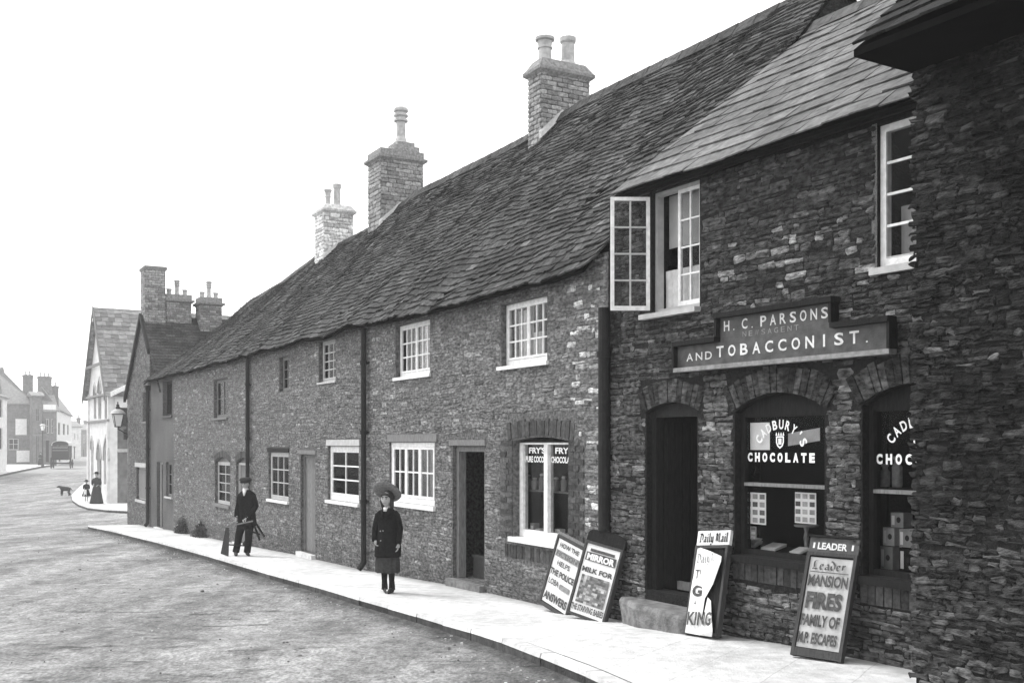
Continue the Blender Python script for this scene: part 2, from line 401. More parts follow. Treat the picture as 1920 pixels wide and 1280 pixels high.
def window(T, u0, u1, z0, z1, lights=1, cols=2, rows=3, mat='white_paint', fw=.04, bar=.018, rec=.08, sill=.06, sill_mat=None, sill_out=.05, casement=.03, curtains=(), bottom=None, name='window', skip=(), zb=None):
    v0 = rec; fm = MB(); rect_frame(fm, u0, u1, z0, z1, v0, v0+.07, fw, bottom or fw)
    W = T.part(name, fm, mat)
    iu0, iu1 = u0+fw, u1-fw; zi0, zi1 = z0+(bottom or fw), z1-fw; lw = (iu1-iu0)/lights
    cm = MB(); bm_ = MB(); g = MB()
    for i in range(lights):
        a, b = iu0+i*lw, iu0+(i+1)*lw
        if i in skip: continue
        if i: cm.box(a-.018, a+.018, v0+.004, v0+.066, zi0, zi1)
        cw = casement if casement else .004
        rect_frame(cm, a+.003, b-.003, zi0+.003, zi1-.003, v0-.006, v0+.034, cw)
        c0, c1, d0, d1 = a+cw, b-cw, zi0+cw, zi1-cw
        for c in range(1, cols):
            uu = c0+(c1-c0)*c/cols; bm_.box(uu-bar/2, uu+bar/2, v0+.002, v0+.028, d0, d1)
        for r in range(1, rows):
            zz = d0+(d1-d0)*r/rows; bm_.box(c0, c1, v0+.005, v0+.025, zz-bar/2, zz+bar/2)
        g.box(c0, c1, v0+.012, v0+.016, d0, d1)
    T.part('casement', cm, mat, W)
    if bm_.v: T.part('glazing_bars', bm_, mat, W)
    T.part('pane', g, 'glass', W)
    if sill:
        sm = MB(); sm.box(u0-.05, u1+.05, -sill_out, v0-.002, z0-sill, z0-.002); T.part('sill', sm, sill_mat or mat, W)
    for (f0, f1, h0, h1, cmat) in curtains:
        T.part('curtain', curtain_mesh(iu0+(iu1-iu0)*f0, iu0+(iu1-iu0)*f1, zi0+(zi1-zi0)*h0, zi0+(zi1-zi0)*h1, v0+.16, waves=max(2, int((f1-f0)*(iu1-iu0)/.07))), cmat, W)
    return W
def lintel(T, u0, u1, z0, z1, mat, W=None, out=.02):
    mb = MB(); mb.box(u0, u1, -out, .03, z0, z1); return T.part('lintel', mb, mat, W)
def drainpipe(T, u, z0, z1, r=.045, out=.08, hopper=False, shoe=True):
    mb = MB(); mb.bar((u, -out, z0+.12), (u, -out, z1), r, 10)
    n = int((z1-z0)/1.3)
    for i in range(1, n+1):
        zz = z0+(z1-z0)*i/(n+.5); mb.bar((u, -out, zz-.035), (u, -out, zz+.035), r*1.28, 10); mb.box(u-r*1.8, u+r*1.8, -.012, .0, zz-.02, zz+.02)
    if shoe: mb.bar((u, -out, z0+.15), (u, -out-.09, z0+.03), r, 10)
    o = T.part('drainpipe', mb, 'iron')
    if hopper:
        h = MB(); h.hexa([(u-.06, -out-.06, z1), (u+.06, -out-.06, z1), (u+.06, -.01, z1), (u-.06, -.01, z1), (u-.11, -out-.1, z1+.16), (u+.11, -out-.1, z1+.16), (u+.11, -.01, z1+.16), (u-.11, -.01, z1+.16)])
        T.part('hopper', h, 'iron', o)
    return o

# ------------------------------------------------------------------ ground, road, pavements
C = Frame((1.104, 12.26), R(29.25))                 # the cottage row
S = Frame((1.104, 12.26), R(31.45))                 # the shop front
N = Frame((2.899, 7.717), R(31.45))                 # the nearest house, standing further forward
def sheet(name, xs, ys, dz, mat):
    mb = MB(); vs = [(x, y, pave_z(y)+dz+(.012*smoothn(x*.6, y*.6) if abs(x) < 60 and y < 90 else 0)) for y in ys for x in xs]; n = len(xs)
    mb.add(vs, [(j*n+i, j*n+i+1, (j+1)*n+i+1, (j+1)*n+i) for j in range(len(ys)-1) for i in range(n-1)]); o = structure(name, mb, mat)
    for p in o.data.polygons: p.use_smooth = True
    return o
sheet('ground', [-900, -300, -120, -70]+list(range(-60, 61, 4))+[70, 120, 300, 900], [-200, -60]+list(range(-20, 140, 3))+[160, 220, 320, 500, 900], -KERB-.06, 'horizon_ground')
sheet('road', [-44+.8*i for i in range(70)], [-8+.8*i for i in range(200)], -KERB, 'road')

kerb_px = [(165, 985), (210, 994), (300, 1016), (390, 1040), (480, 1066), (560, 1088), (640, 1111), (720, 1133), (800, 1156), (880, 1179), (960, 1206), (1040, 1236), (1100, 1260), (1150, 1282)]
kp = [ground_at(*p) for p in kerb_px]
d = (kp[-1]-kp[-2]).normalized(); kp += [kp[-1]+d*1.5, kp[-1]+d*4, kp[-1]+d*9]
pts = []
for a, b in zip(kp, kp[1:]):
    n = max(1, int((b-a).length/.8))
    for i in range(n): p = a.lerp(b, i/n); pts.append(Vector((p.x, p.y, pave_z(p.y))))
pts.append(kp[-1])
def perp(i, P):                                    # unit vector away from the road
    a = P[max(0, i-1)]; b = P[min(len(P)-1, i+1)]; t = (b-a); t.z = 0; t.normalize(); return Vector((-t.y, t.x, 0))
ks = Vector((1, 0, 0))
mb = MB()
for i, p in enumerate(pts):
    pass
inner = []
for i, p in enumerate(pts):
    q = perp(i, pts); q = q if q.x > 0 else -q; inner.append(Vector((p.x, p.y, 0))+q*.165)
vs = []; ton = []
for i, p in enumerate(pts):
    q = inner[i]; far = max(3.0, 0); t = (inner[min(i+1, len(pts)-1)]-inner[max(i-1, 0)]).normalized(); nn = Vector((-t.y, t.x, 0)); nn = nn if nn.x > 0 else -nn
    for k in range(21):
        s_ = q+nn*(far*k/20); vs.append((s_.x, s_.y, pave_z(s_.y)+.006*smoothn(s_.x*1.3, s_.y*1.3)))
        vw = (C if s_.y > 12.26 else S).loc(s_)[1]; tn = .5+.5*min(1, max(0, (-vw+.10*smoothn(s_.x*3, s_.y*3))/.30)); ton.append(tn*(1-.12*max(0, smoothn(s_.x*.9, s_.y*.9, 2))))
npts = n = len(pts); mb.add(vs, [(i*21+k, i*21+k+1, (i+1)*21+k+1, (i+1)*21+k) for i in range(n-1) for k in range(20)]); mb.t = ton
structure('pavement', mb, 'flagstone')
mb = MB(); face = MB()
def walk(P, step):                                  # points at equal steps along a polyline
    out = [P[0].copy()]; left = step
    for a, b in zip(P, P[1:]):
        Ls = (b-a).length; s_ = 0
        while Ls-s_ >= left: s_ += left; out.append(a.lerp(b, s_/Ls)); left = step
        left -= Ls-s_
    return out
def kerb_run(P, mb, face, flip=1):
    W = walk(P, .9)
    for i in range(len(W)-1):
        a, b = W[i], W[i+1]; t = (b-a); t.z = 0; t.normalize(); q = Vector((-t.y, t.x, 0)); q = (q if q.x > 0 else -q)*flip
        a2 = a+t*.006; b2 = b-t*.006; j = [rnd.uniform(-.007, .007) for _ in range(4)]
        za, zb = pave_z(a.y), pave_z(b.y)
        o = lambda p, off, z: (p.x+q.x*off, p.y+q.y*off, z)
        mb.hexa([o(a2, .0+j[0], za-.035), o(b2, .0+j[1], zb-.035), o(b2, .14, zb-.035), o(a2, .14, za-.035),
                 o(a2, .012+j[0], za+.006+j[2]*.4), o(b2, .012+j[1], zb+.006+j[3]*.4), o(b2, .14, zb+.006), o(a2, .14, za+.006)], rnd.uniform(.85, 1.1))
        face.hexa([o(a2, .012+j[0], za-KERB-.1), o(b2, .012+j[1], zb-KERB-.1), o(b2, .14, zb-KERB-.1), o(a2, .14, za-KERB-.1),
                 o(a2, .004+j[0], za-.037), o(b2, .004+j[1], zb-.037), o(b2, .14, zb-.037), o(a2, .14, za-.037)], rnd.uniform(.6, 1.3))
kerb_run(pts, mb, face)
gt = MB(); vs = []; ton = []
for i, p in enumerate(pts):
    q = -perp(i, pts); q = q if q.x < 0 else -q
    for k, (off, tn) in enumerate(((-.05, .34), (.08, .36), (.2, .62), (.42, .85), (.8, 1.0))):
        o_ = off*(1+.35*smoothn(p.x*1.1, p.y*1.1, k)); s_ = p+q*o_; vs.append((s_.x, s_.y, pave_z(s_.y)-KERB+.006+.012*smoothn(s_.x*.6, s_.y*.6)+(.02 if k == 0 else .006 if k == 1 else -.016 if k == 4 else 0))); ton.append(tn*(1 if k > 3 else 1+.3*smoothn(p.x*2.1, p.y*2.1, k+5)))
gt.add(vs, [(i*5+k, i*5+k+1, (i+1)*5+k+1, (i+1)*5+k) for i in range(len(pts)-1) for k in range(4)]); gt.t = ton; structure('gutter', gt, 'road')
structure('kerb', mb, 'kerb_stone'); structure('kerb_face', face, 'kerb_face')
# end of the pavement at the side street
hp = [(240, 957), (200, 955), (165, 951), (148, 945), (136, 937), (134, 928), (142, 919), (152, 910), (163, 902), (168, 896), (170, 888)]
hk = [ground_at(*p) for p in hp]; hk = [Vector((p.x, p.y, pave_z(p.y))) for p in hk]
inn = Vector((-15.5, 62, 0)); mb = MB(); vs = [(p.x, p.y, p.z+.002) for p in hk]+[(hk[0].x+6, hk[0].y+1, pave_z(hk[0].y)), (hk[-1].x+8, hk[-1].y+6, pave_z(hk[-1].y))]
m_ = len(hk); mb.add(vs+[(inn.x, inn.y, pave_z(56))], [(i, i+1, m_+2) for i in range(m_-1)]+[(m_, 0, m_+2), (m_-1, m_+1, m_+2)]); structure('corner_pavement', mb, 'flagstone')
kb = MB(); kf = MB()
for a, b in zip(hk, hk[1:]):
    t = (b-a); t.z = 0; t.normalize(); q = Vector((t.y, -t.x, 0))
    o = lambda p, off, dz: (p.x+q.x*off, p.y+q.y*off, pave_z(p.y)+dz)
    kf.hexa([o(a, 0, -KERB-.1), o(b, 0, -KERB-.1), o(b, .13, -KERB-.1), o(a, .13, -KERB-.1), o(a, 0, -.03), o(b, 0, -.03), o(b, .13, -.03), o(a, .13, -.03)])
    kb.hexa([o(a, 0, -.028), o(b, 0, -.028), o(b, .13, -.028), o(a, .13, -.028), o(a, .01, .01), o(b, .01, .01), o(b, .13, .01), o(a, .13, .01)])
structure('corner_kerb', kb, 'kerb_stone'); structure('corner_kerb_face', kf, 'kerb_face')
fp = [ground_at(*p) for p in [(-260, 940), (-60, 903), (0, 890), (40, 881), (76, 874), (100, 871)]]
mb = MB(); kb = MB()
vs = [(p.x, p.y, pave_z(p.y)) for p in fp]+[(p.x-12, p.y+9, pave_z(p.y)) for p in fp]; m_ = len(fp)
mb.add(vs, [(i, i+1, m_+i+1, m_+i) for i in range(m_-1)]); structure('far_pavement', mb, 'flagstone')
for a, b in zip(fp, fp[1:]):
    kb.hexa([(a.x, a.y, a.z-.3), (b.x, b.y, b.z-.3), (b.x-.1, b.y+.1, b.z-.3), (a.x-.1, a.y+.1, a.z-.3), (a.x, a.y, a.z+.01), (b.x, b.y, b.z+.01), (b.x-.1, b.y+.1, b.z+.01), (a.x-.1, a.y+.1, a.z+.01)])
structure('far_kerb', kb, 'kerb_face')
# loose stones and straw in the gutter and on the road
mb = MB()
for i in range(1500):
    if rnd.random() < .6:
        k = rnd.randrange(len(pts)-1); p = pts[k].lerp(pts[k+1], rnd.random()); off = abs(rnd.gauss(.02, .3))+.03; q = -perp(k, pts); q = q if q.x < 0 else -q
        x, y = p.x+q.x*off, p.y+q.y*off
    else: y = rnd.uniform(6, 34); x = rnd.uniform(-.5*y, .2*y-1.2)
    z = pave_z(y)-KERB; r = rnd.uniform(.006, .02)*(1.7 if rnd.random() < .12 else 1); c = []
    if x > S.w(0, -3).x+30: continue
    for j in range(5): t = j*1.257+rnd.uniform(-.3, .3); c.append((x+r*math.cos(t)*rnd.uniform(.7, 1.3), y+r*math.sin(t)))
    mb.add([(a, b, z-.01) for a, b in c]+[(x+(a-x)*.6, y+(b-y)*.6, z+r*.8) for a, b in c], [(j, (j+1) % 5, 5+(j+1) % 5, 5+j) for j in range(5)]+[(5, 6, 7, 8, 9)], rnd.uniform(.2, 1.6))
tag(link('loose_stones', mb, 'pebble'), 'loose stones and litter lying in the gutter and on the road', 'gravel', kind='stuff')

# ------------------------------------------------------------------ the cottage row
cu = lambda px, v=0: C.u(px, v)
UB1, UB2, UB3, UEND, UDE = cu(689), cu(470), cu(326), cu(281), -31.7
cz = lambda px, py, v=0: C.z(px, py, v)
A = Thing(C, 'stone_cottage', 'stone cottage with brick framed shop window and dark doorway behind the two leaning newspaper boards', 'house', u=(UB1)/2, group='terraced stone cottages')
B = Thing(C, 'stone_cottage', 'stone cottage with plain grey door and small barred upper window, left of the girl', 'house', u=(UB1+UB2)/2, group='terraced stone cottages')
D = Thing(C, 'stone_cottage', 'stone cottage with arched doorway and arched window behind the walking man', 'house', u=(UB2+UB3)/2, group='terraced stone cottages')
E = Thing(C, 'rendered_cottage', 'narrow smooth rendered cottage with small deep windows between stone cottage and tall gabled house', 'house', u=(UB3+UEND)/2)
G = Thing(C, 'gabled_house', 'tall gabled brick house with high chimney at the side street corner', 'house', u=(UEND+UDE)/2)

def op(px0, px1, py0, py1):                        # an opening given by its picture bounds at mid width
    xm = (px0+px1)/2; return [cu(px0), cu(px1), cz(xm, py1), cz(xm, py0)]
WA = {'up1': op(742, 806, 604, 704), 'up2': op(940, 1026, 562, 682), 'low': op(731, 815, 829, 944), 'shop': op(962, 1066, 822, 1016)}
WB = {'up1': op(524, 541, 668, 733), 'up2': op(598, 629, 637, 715), 'low1': op(504, 541, 848, 937), 'low2': op(615, 673, 836, 940)}
WD = {'up': op(401, 427, 710, 783), 'low': op(403, 431, 866, 945), 'door': op(443, 469, 868, 1012)}
WE = {'up': op(305, 323, 713, 779), 'low': op(311, 323, 866, 931), 'door': op(294, 305, 866, 985)}
WG = {'up': op(268, 276, 735, 790), 'low': op(256, 274, 876, 937)}
DA = [cu(849), cu(908), C.gz(cu(878))+.10, cz(878, 836)]
DB = [cu(564), cu(591), C.gz(cu(578))+.09, cz(578, 852)]
WD['door'][2] = C.gz(WD['door'][0])+.05; WE['door'][2] = C.gz(WE['door'][0])+.05
ep = [(C.u(px, -.2), C.z(px, py, -.2)) for px, py in [(1141, 466), (1100, 492), (1060, 511), (1000, 532), (950, 547), (850, 574), (770, 590), (690, 606), (600, 630), (470, 664), (380, 688), (281, 713)]]
def EZ(u):
    for (a, za), (b, zb) in zip(ep, ep[1:]):
        if u >= b: return za+(zb-za)*min(1, max(0, (a-u)/(a-b)))+.02*smoothn(u*1.9, 4.7)
    return ep[-1][1]
rp = [(C.u(px, 3.4), C.z(px, py, 3.4)) for px, py in [(1500, -5), (1300, 92), (1105, 184), (990, 258), (890, 308), (793, 356), (690, 431), (600, 477), (530, 530), (440, 583), (380, 620)]]
def RZ(u):
    for (a, za), (b, zb) in zip(rp, rp[1:]):
        if u >= b: return za+(zb-za)*min(1, max(0, (a-u)/(a-b)))
    return rp[-1][1]
eave = lambda u: (-.2, EZ(u)); ridge = lambda u: (3.4, RZ(u))

mbA, mbB, mbD, mbE = MB(), MB(), MB(), MB()
pickw = lambda u: mbA if u > UB1 else mbB if u > UB2 else mbD
holesA = [arch_poly(*WA[k], 0) for k in ('up1', 'up2', 'low')]+[[(DA[0], DA[2]), (DA[1], DA[2]), (DA[1], DA[3]), (DA[0], DA[3])]]
s0, s1, s2, s3 = WA['shop']; holesA.append(arch_poly(s0, s1, s2, s3-.03, .05))
holesB = [arch_poly(*WB[k], 0) for k in WB]+[[(DB[0], DB[2]), (DB[1], DB[2]), (DB[1], DB[3]), (DB[0], DB[3])]]
holesD = [arch_poly(*WD['up'], 0), arch_poly(WD['low'][0], WD['low'][1], WD['low'][2], WD['low'][3], .13), arch_poly(WD['door'][0], WD['door'][1], WD['door'][2], WD['door'][3], .13)]
holesE = [arch_poly(*WE[k], 0) for k in WE]
def gb(u): return C.gz(u)-.35
def panel(mb, F, ua, ub, top, holes, v1=.21, v0=0):
    mb.prism([(ua, F.gz(ua)-.4), (ub, F.gz(ub)-.4), (ub, top(ub)), (ua, top(ua))], v0, v1, holes=holes)
TOPC = lambda u: EZ(u)+.10
mo = {}
for key, T, ua, ub, hl in (('A', A, UB1, 0, holesA), ('B', B, UB2, UB1, holesB), ('D', D, UB3, UB2, holesD)):
    m_ = MB(); panel(m_, C, ua, ub-.001, TOPC, hl); m_.box(ua, ub-.001, 6.5, 6.8, gb(ua), 4.0)
    m_.box(ua+.001, ua+.2, .4, 6.5, gb(ua), 4.0)
    if key == 'A':
        m_.prism([(0, -1), (1, 0)] and [(.0, 4), (.001, 4), (.001, 4.1), (.0, 4.1)], 1, 1.01)
    mo[key] = T.part('wall', m_, 'mortar')
ex = [(a-.02, b+.02, c-.02, e+.02) for a, b, c, e in (list(WA.values())+list(WB.values())+list(WD.values())+[DA, DB])]
# brick work of the cottage openings
bk = MB(); ub0, ub1 = cu(938), cu(1093)
zb0, zb1 = cz(1010, 1018), cz(1010, 822)
arc_t = cz(1005, 787)
arch_ring(bk, s0-.12, s1+.12, s3-.02, .06, .22, 17, prot=.014, tone=(.7, 1.25))
zz = s2; k = 0
while zz < s3-.03:
    for side in (0, 1):
        w1 = .22 if (k+side) % 2 else .33
        if side == 0:
            a, b = s0-w1, s0-.01
            for q0, q1 in ((a, a+w1*.5), (a+w1*.5+.008, b)): bk.box(q0, q1, -.012*rnd.uniform(.5, 1.3), .02, zz, zz+.066, rnd.uniform(.6, 1.35))
        else:
            a, b = s1+.01, s1+w1+.02
            for q0, q1 in ((a, a+w1*.5), (a+w1*.5+.008, b)): bk.box(q0, q1, -.012*rnd.uniform(.5, 1.3), .02, zz, zz+.066, rnd.uniform(.6, 1.35))
    zz += .077; k += 1
zs_ = s2-.09
soldiers(bk, s0-.2, s1+.02, zs_-.17, zs_-.0, .078, tone=(.6, 1.3))
ex += [(s0-.36, s1+.37, s2-.02, s3-.02), (s0-.2, s1+.2, s3-.04, s3+.29), (s0-.22, s1+.06, zs_-.19, s2)]
A.part('brick_surround', bk, 'brick', mo['A'])
for k in ('low', 'door'):
    bd = MB(); a, b, c, e = WD[k]; arch_ring(bd, a-.02, b+.02, e, .13, .16, 9, tone=(.6, 1.1)); ex.append((a-.12, b+.12, e-.02, e+.28)); D.part('brick_arch', bd, 'brick', mo['D'])
for W_ in (WA['low'], WB['low2'], DA, WB['low1'], DB): ex.append((W_[0]-.12, W_[1]+.12, W_[3], W_[3]+.14))
def tone_c(u, z):
    t = rnd.uniform(.8, 1.18) if rnd.random() < .87 else rnd.uniform(.55, 1.7)
    if -.85 < u < -.08 and z > .5 and rnd.random() < .22: t = rnd.uniform(2.2, 3.6)
    elif rnd.random() < .015: t = rnd.uniform(1.6, 2.2)
    g = z-C.gz(u)
    if g < .35: t *= .75
    return t
mS = {k: MB() for k in 'ABD'}
pks = lambda u: mS['A'] if u > UB1 else mS['B'] if u > UB2 else mS['D']
fill(pks, FRONT(), UB3, -.02, -.95, 4.08, ex+[(-99, -.02+.0, -9, -9)], rows=(.028, .075), wid=(.06, .30), prot=(.001, .012), gap=.004, jit=.010, wob=.06, tone=tone_c, top=TOPC)
for k, T in (('A', A), ('B', B), ('D', D)): T.part('stonework', mS[k], 'rubble_stone', mo[k])
panel(mbE, C, UEND, UB3-.001, TOPC, holesE); mbE.box(UEND, UB3-.001, 6.5, 6.8, gb(UEND), 4)
wE = E.part('wall', mbE, 'render_wall')

# roof covering of the row
roofs = {k: MB() for k in 'ABDE'}
rk = lambda u: 'A' if u > UB1 else 'B' if u > UB2 else 'D' if u > UB3 else 'E'
UR = .34
P = tiles(lambda u: roofs[rk(u)], UEND-.3, UR, eave, ridge, lambda f: .15-.06*f, (.10, .24), th=.022, jit=.024, lift=.036, sag=.06, rip=.07,
      tone=lambda u, f: rnd.uniform(.65, 1.35)*(1.8 if (rnd.random() < .02) else 1), clip=lambda u, f: u < -.01 or f > .08)
tags = {}
for k, T, ua, ub in (('A', A, UB1, UR), ('B', B, UB2, UB1), ('D', D, UB3, UB2), ('E', E, UEND-.3, UB3)):
    o = T.part('roof', roofs[k], 'stone_tile')
    ud = MB(); n = 12
    for i in range(n):
        a, b = ua+(ub-ua)*i/n, ua+(ub-ua)*(i+1)/n
        for fa, fb in [(j/4, (j+1)/4) for j in range(4)]:
            if b > .01 and fa < .2: continue
            def pt(u, f, up): e_, r_ = eave(u), ridge(u); Ls = math.hypot(r_[0]-e_[0], r_[1]-e_[1]); return P(u, f*Ls, up)
            ud.hexa([pt(a, fa, -.06), pt(b, fa, -.06), pt(b, fb, -.06), pt(a, fb, -.06), pt(a, fa, -.02), pt(b, fa, -.02), pt(b, fb, -.02), pt(a, fb, -.02)])
        ud.hexa([(a, 7.0, 3.9), (b, 7.0, 3.9), (b, 3.4, RZ(b)-.06), (a, 3.4, RZ(a)-.06), (a, 7.0, 3.94), (b, 7.0, 3.94), (b, 3.4, RZ(b)-.02), (a, 3.4, RZ(a)-.02)])
    T.part('roof_boarding', ud, 'roof_under', o)
    rg = MB(); u = ua+.01
    while u < ub-.05:                               # ridge tiles
        b = min(ub, u+.42); za, zb = RZ(u)+.02+.02*smoothn(u*.8, .7)-.0, RZ(b)+.02+.02*smoothn(b*.8, .7); t = rnd.uniform(.7, 1.3)
        rg.hexa([(u, 3.2, za-.20), (b-.015, 3.2, zb-.20), (b-.015, 3.6, zb-.20), (u, 3.6, za-.20), (u, 3.34, za-.0), (b-.015, 3.34, zb+.008), (b-.015, 3.46, zb+.008), (u, 3.46, za-.0)], t); u = b
    T.part('ridge_tiles', rg, 'stone_tile', o)
# gable of the end cottage above the shop roof
gm = MB(); zz0 = 3.0
gm.add([(.26, .0, zz0), (.26, 6.8, zz0), (.26, 6.8, 3.9), (.26, 3.4, RZ(0)-.1), (.26, 0, EZ(0)+.14), (.02, .0, zz0), (.02, 6.8, zz0), (.02, 6.8, 3.9), (.02, 3.4, RZ(0)-.1), (.02, 0, EZ(0)+.14)],
       [(0, 1, 2, 3, 4), (9, 8, 7, 6, 5), (0, 5, 6, 1), (1, 6, 7, 2), (2, 7, 8, 3), (3, 8, 9, 4), (4, 9, 5, 0)])
A.part('gable_wall', gm, 'dark_stone')

# windows of cottage A
w_ = window(A, *WA['up1'], lights=2, cols=3, rows=3, fw=.045, bar=.022, curtains=[(0, .42, 0, .95, 'curtain_cloth'), (.62, 1, 0, .95, 'curtain_cloth')], sill_out=.04, bottom=.07, sill=.05)
w_ = window(A, *WA['up2'], lights=2, cols=3, rows=3, fw=.045, bar=.022, curtains=[(0, .3, 0, .95, 'curtain_cloth'), (.36, .62, 0, .5, 'curtain_cloth'), (.72, 1, 0, .95, 'curtain_cloth')], sill_out=.05, bottom=.08, sill=.05)
w_ = window(A, *WA['low'], lights=3, cols=2, rows=2, fw=.07, bar=.024, casement=.04, curtains=[(0, .2, 0, 1, 'blind_cloth'), (.38, .52, 0, 1, 'blind_cloth'), (.68, .84, 0, 1, 'blind_cloth')], bottom=.09, rec=.03, sill=.07)
lintel(A, WA['low'][0]-.08, WA['low'][1]+.1, WA['low'][3]+.01, WA['low'][3]+.13, 'dull_wood', w_)
# the cocoa shop window: two tall lights
u0, u1, z0, z1 = WA['shop']
fm = MB(); v0 = .10; mid = u0+(u1-u0)*.50
fm.box(u0, u0+.085, v0, v0+.08, z0+.02, z1-.05); fm.box(u1-.085, u1, v0, v0+.08, z0+.02, z1-.05); fm.box(u0+.085, u1-.085, v0, v0+.08, z0+.02, z0+.12); fm.box(u0+.085, u1-.085, v0, v0+.08, z1-.075, z1-.05)
fm.box(mid-.045, mid+.045, v0-.01, v0+.08, z0+.121, z1-.076)
W = A.part('window', fm, 'white_paint'); g = MB(); g.box(u0+.085, u1-.085, v0+.04, v0+.044, z0+.12, z1-.076); A.part('pane', g, 'glass', W)
g = MB(); g.box(u0-.06, u1-.1, -.05, v0-.003, z0-.045, z0+.018); A.part('sill', g, 'white_paint', W)
SHOPWIN_A = (W, u0, u1, z0, z1, v0, mid)
g = MB(); g.box(u0+.01, u1-.01, v0+.01, v0+.06, z1-.048, z1-.004); A.part('head', g, 'dark_wood', W)
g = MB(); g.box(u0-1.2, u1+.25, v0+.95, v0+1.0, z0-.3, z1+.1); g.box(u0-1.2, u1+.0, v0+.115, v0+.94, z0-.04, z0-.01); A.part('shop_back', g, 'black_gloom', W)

def door(T, d, leaf='dull_wood', frame='dull_wood', rec=.12, fw=.06, planks=4, open_=False, step=.1, step_mat='kerb_stone', ajar=0, handle=True):
    u0, u1, z0, z1 = d; fm = MB(); fm.box(u0, u0+fw, rec-.04, rec+.08, z0, z1); fm.box(u1-fw, u1, rec-.04, rec+.08, z0, z1); fm.box(u0+fw, u1-fw, rec-.04, rec+.08, z1-fw, z1)
    Do = T.part('door', fm, frame); lf = MB(); a, b = u0+fw, u1-fw; w = (b-a)/planks
    if open_:
        lf.box(b-.04, b, rec+.1, rec+.1+(b-a)*.92, z0+.02, z1-fw)
        for i in range(6): lf.box(b-.055, b-.041, rec+.12+i*.1, rec+.2+i*.1, z0+.05, z1-fw-.04)
    else:
        for i in range(planks): lf.box(a+i*w+.003, a+(i+1)*w-.003, rec, rec+.04, z0+.01, z1-fw-.003, rnd.uniform(.85, 1.15))
    lo = T.part('door_leaf', lf, leaf, Do)
    if handle and not open_:
        h = MB(); h.bar((b-.07, rec-.035, z0+.95), (b-.07, rec, z0+.95), .018, 8); h.box(b-.1, b-.04, rec-.008, rec, z0+.9, z0+1.0); T.part('handle', h, 'iron', Do)
    if step:
        s_ = MB(); s_.box(u0-.04, u1+.04, -.10, rec+.3, z0-step-.15, z0-.003); T.part('doorstep', s_, step_mat, Do)
    return Do
dA = door(A, DA, 'dark_wood', 'dull_wood', open_=True, rec=.1, fw=.08, step_mat='step_stone'); lintel(A, DA[0]-.1, DA[1]+.05, DA[3]+.01, DA[3]+.09, 'dull_wood', dA)
g = MB(); g.box(DA[0]+.08, DA[1]-.08, .3, .34, DA[2]+.01, DA[2]+.30); g.box(DA[0]+.08, DA[1]-.08, .27, .37, DA[2]+.30, DA[2]+.34)
A.part('draught_board', g, 'board_wood', dA)
drainpipe(A, UB1+.02, C.gz(UB1), EZ(UB1)-.02, .05)
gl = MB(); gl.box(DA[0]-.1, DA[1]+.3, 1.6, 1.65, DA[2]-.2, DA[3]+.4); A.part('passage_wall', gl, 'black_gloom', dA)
# cottage B
window(B, *WB['up1'], lights=1, cols=2, rows=3, mat='dull_wood', fw=.04, bar=.015, sill=0, curtains=[(0, .25, 0, 1, 'blind_cloth')])
window(B, *WB['up2'], lights=1, cols=3, rows=4, mat='grey_paint', fw=.045, bar=.02, curtains=[(0, .25, 0, 1, 'blind_cloth'), (.6, .8, 0, 1, 'blind_cloth')], sill=.04, sill_out=.03)
w_ = window(B, *WB['low1'], lights=1, cols=3, rows=3, mat='grey_paint', fw=.06, bar=.022, curtains=[(.15, .4, 0, 1, 'blind_cloth'), (.7, 1, 0, 1, 'blind_cloth')], rec=.05, sill_mat='white_paint')
lintel(B, WB['low1'][0]-.05, WB['low1'][1]+.05, WB['low1'][3]+.01, WB['low1'][3]+.1, 'dark_wood', w_)
w_ = window(B, *WB['low2'], lights=1, cols=2, rows=3, mat='white_paint', fw=.085, bar=.026, curtains=[(0, .9, .7, 1, 'blind_cloth'), (0, .12, 0, .7, 'blind_cloth')], rec=.05, bottom=.11)
lintel(B, WB['low2'][0]-.06, WB['low2'][1]+.06, WB['low2'][3]+.01, WB['low2'][3]+.12, 'grey_paint', w_)
dB = door(B, DB, 'dull_wood', 'dull_wood', rec=.1, fw=.05); lintel(B, DB[0]-.06, DB[1]+.06, DB[3]+.01, DB[3]+.09, 'dull_wood', dB)
drainpipe(B, UB2+.02, C.gz(UB2), EZ(UB2)-.02, .05)
# cottage D
window(D, *WD['up'], lights=2, cols=1, rows=2, mat='dull_wood', fw=.05, bar=.015, curtains=[(0, .45, 0, .95, 'curtain_cloth'), (.6, 1, 0, .5, 'blind_cloth')], sill=.05)
w_ = window(D, *WD['low'], lights=1, cols=2, rows=4, mat='grey_paint', fw=.05, bar=.02, curtains=[(0, 1, 0, .62, 'curtain_cloth')], sill=.08, sill_mat='dull_wood')
dD = door(D, WD['door'], 'dull_wood', 'grey_paint', rec=.1, fw=.05)
for (a, b, c, e), o_, nm in ((WD['low'], w_, 'window_head'), (WD['door'], dD, 'door_head')):
    g = MB(); g.prism(arch_poly(a+.002, b-.002, e+.001, e+.002, .12), .09, .15); D.part(nm, g, 'dull_wood', o_)
# cottage E
window(E, *WE['up'], lights=2, cols=1, rows=2, mat='dark_wood', fw=.05, bar=.015, rec=.14, sill=.06, sill_mat='render_wall')
window(E, *WE['low'], lights=1, cols=2, rows=3, mat='dull_wood', fw=.05, bar=.02, rec=.08, curtains=[(.45, 1, 0, .8, 'curtain_cloth')], sill=.05, sill_mat='grey_paint')
door(E, WE['door'], 'dark_wood', 'grey_paint', rec=.15, fw=.07, planks=3)
drainpipe(E, UEND+.03, C.gz(UEND), EZ(UEND)-.28, .06, hopper=True)

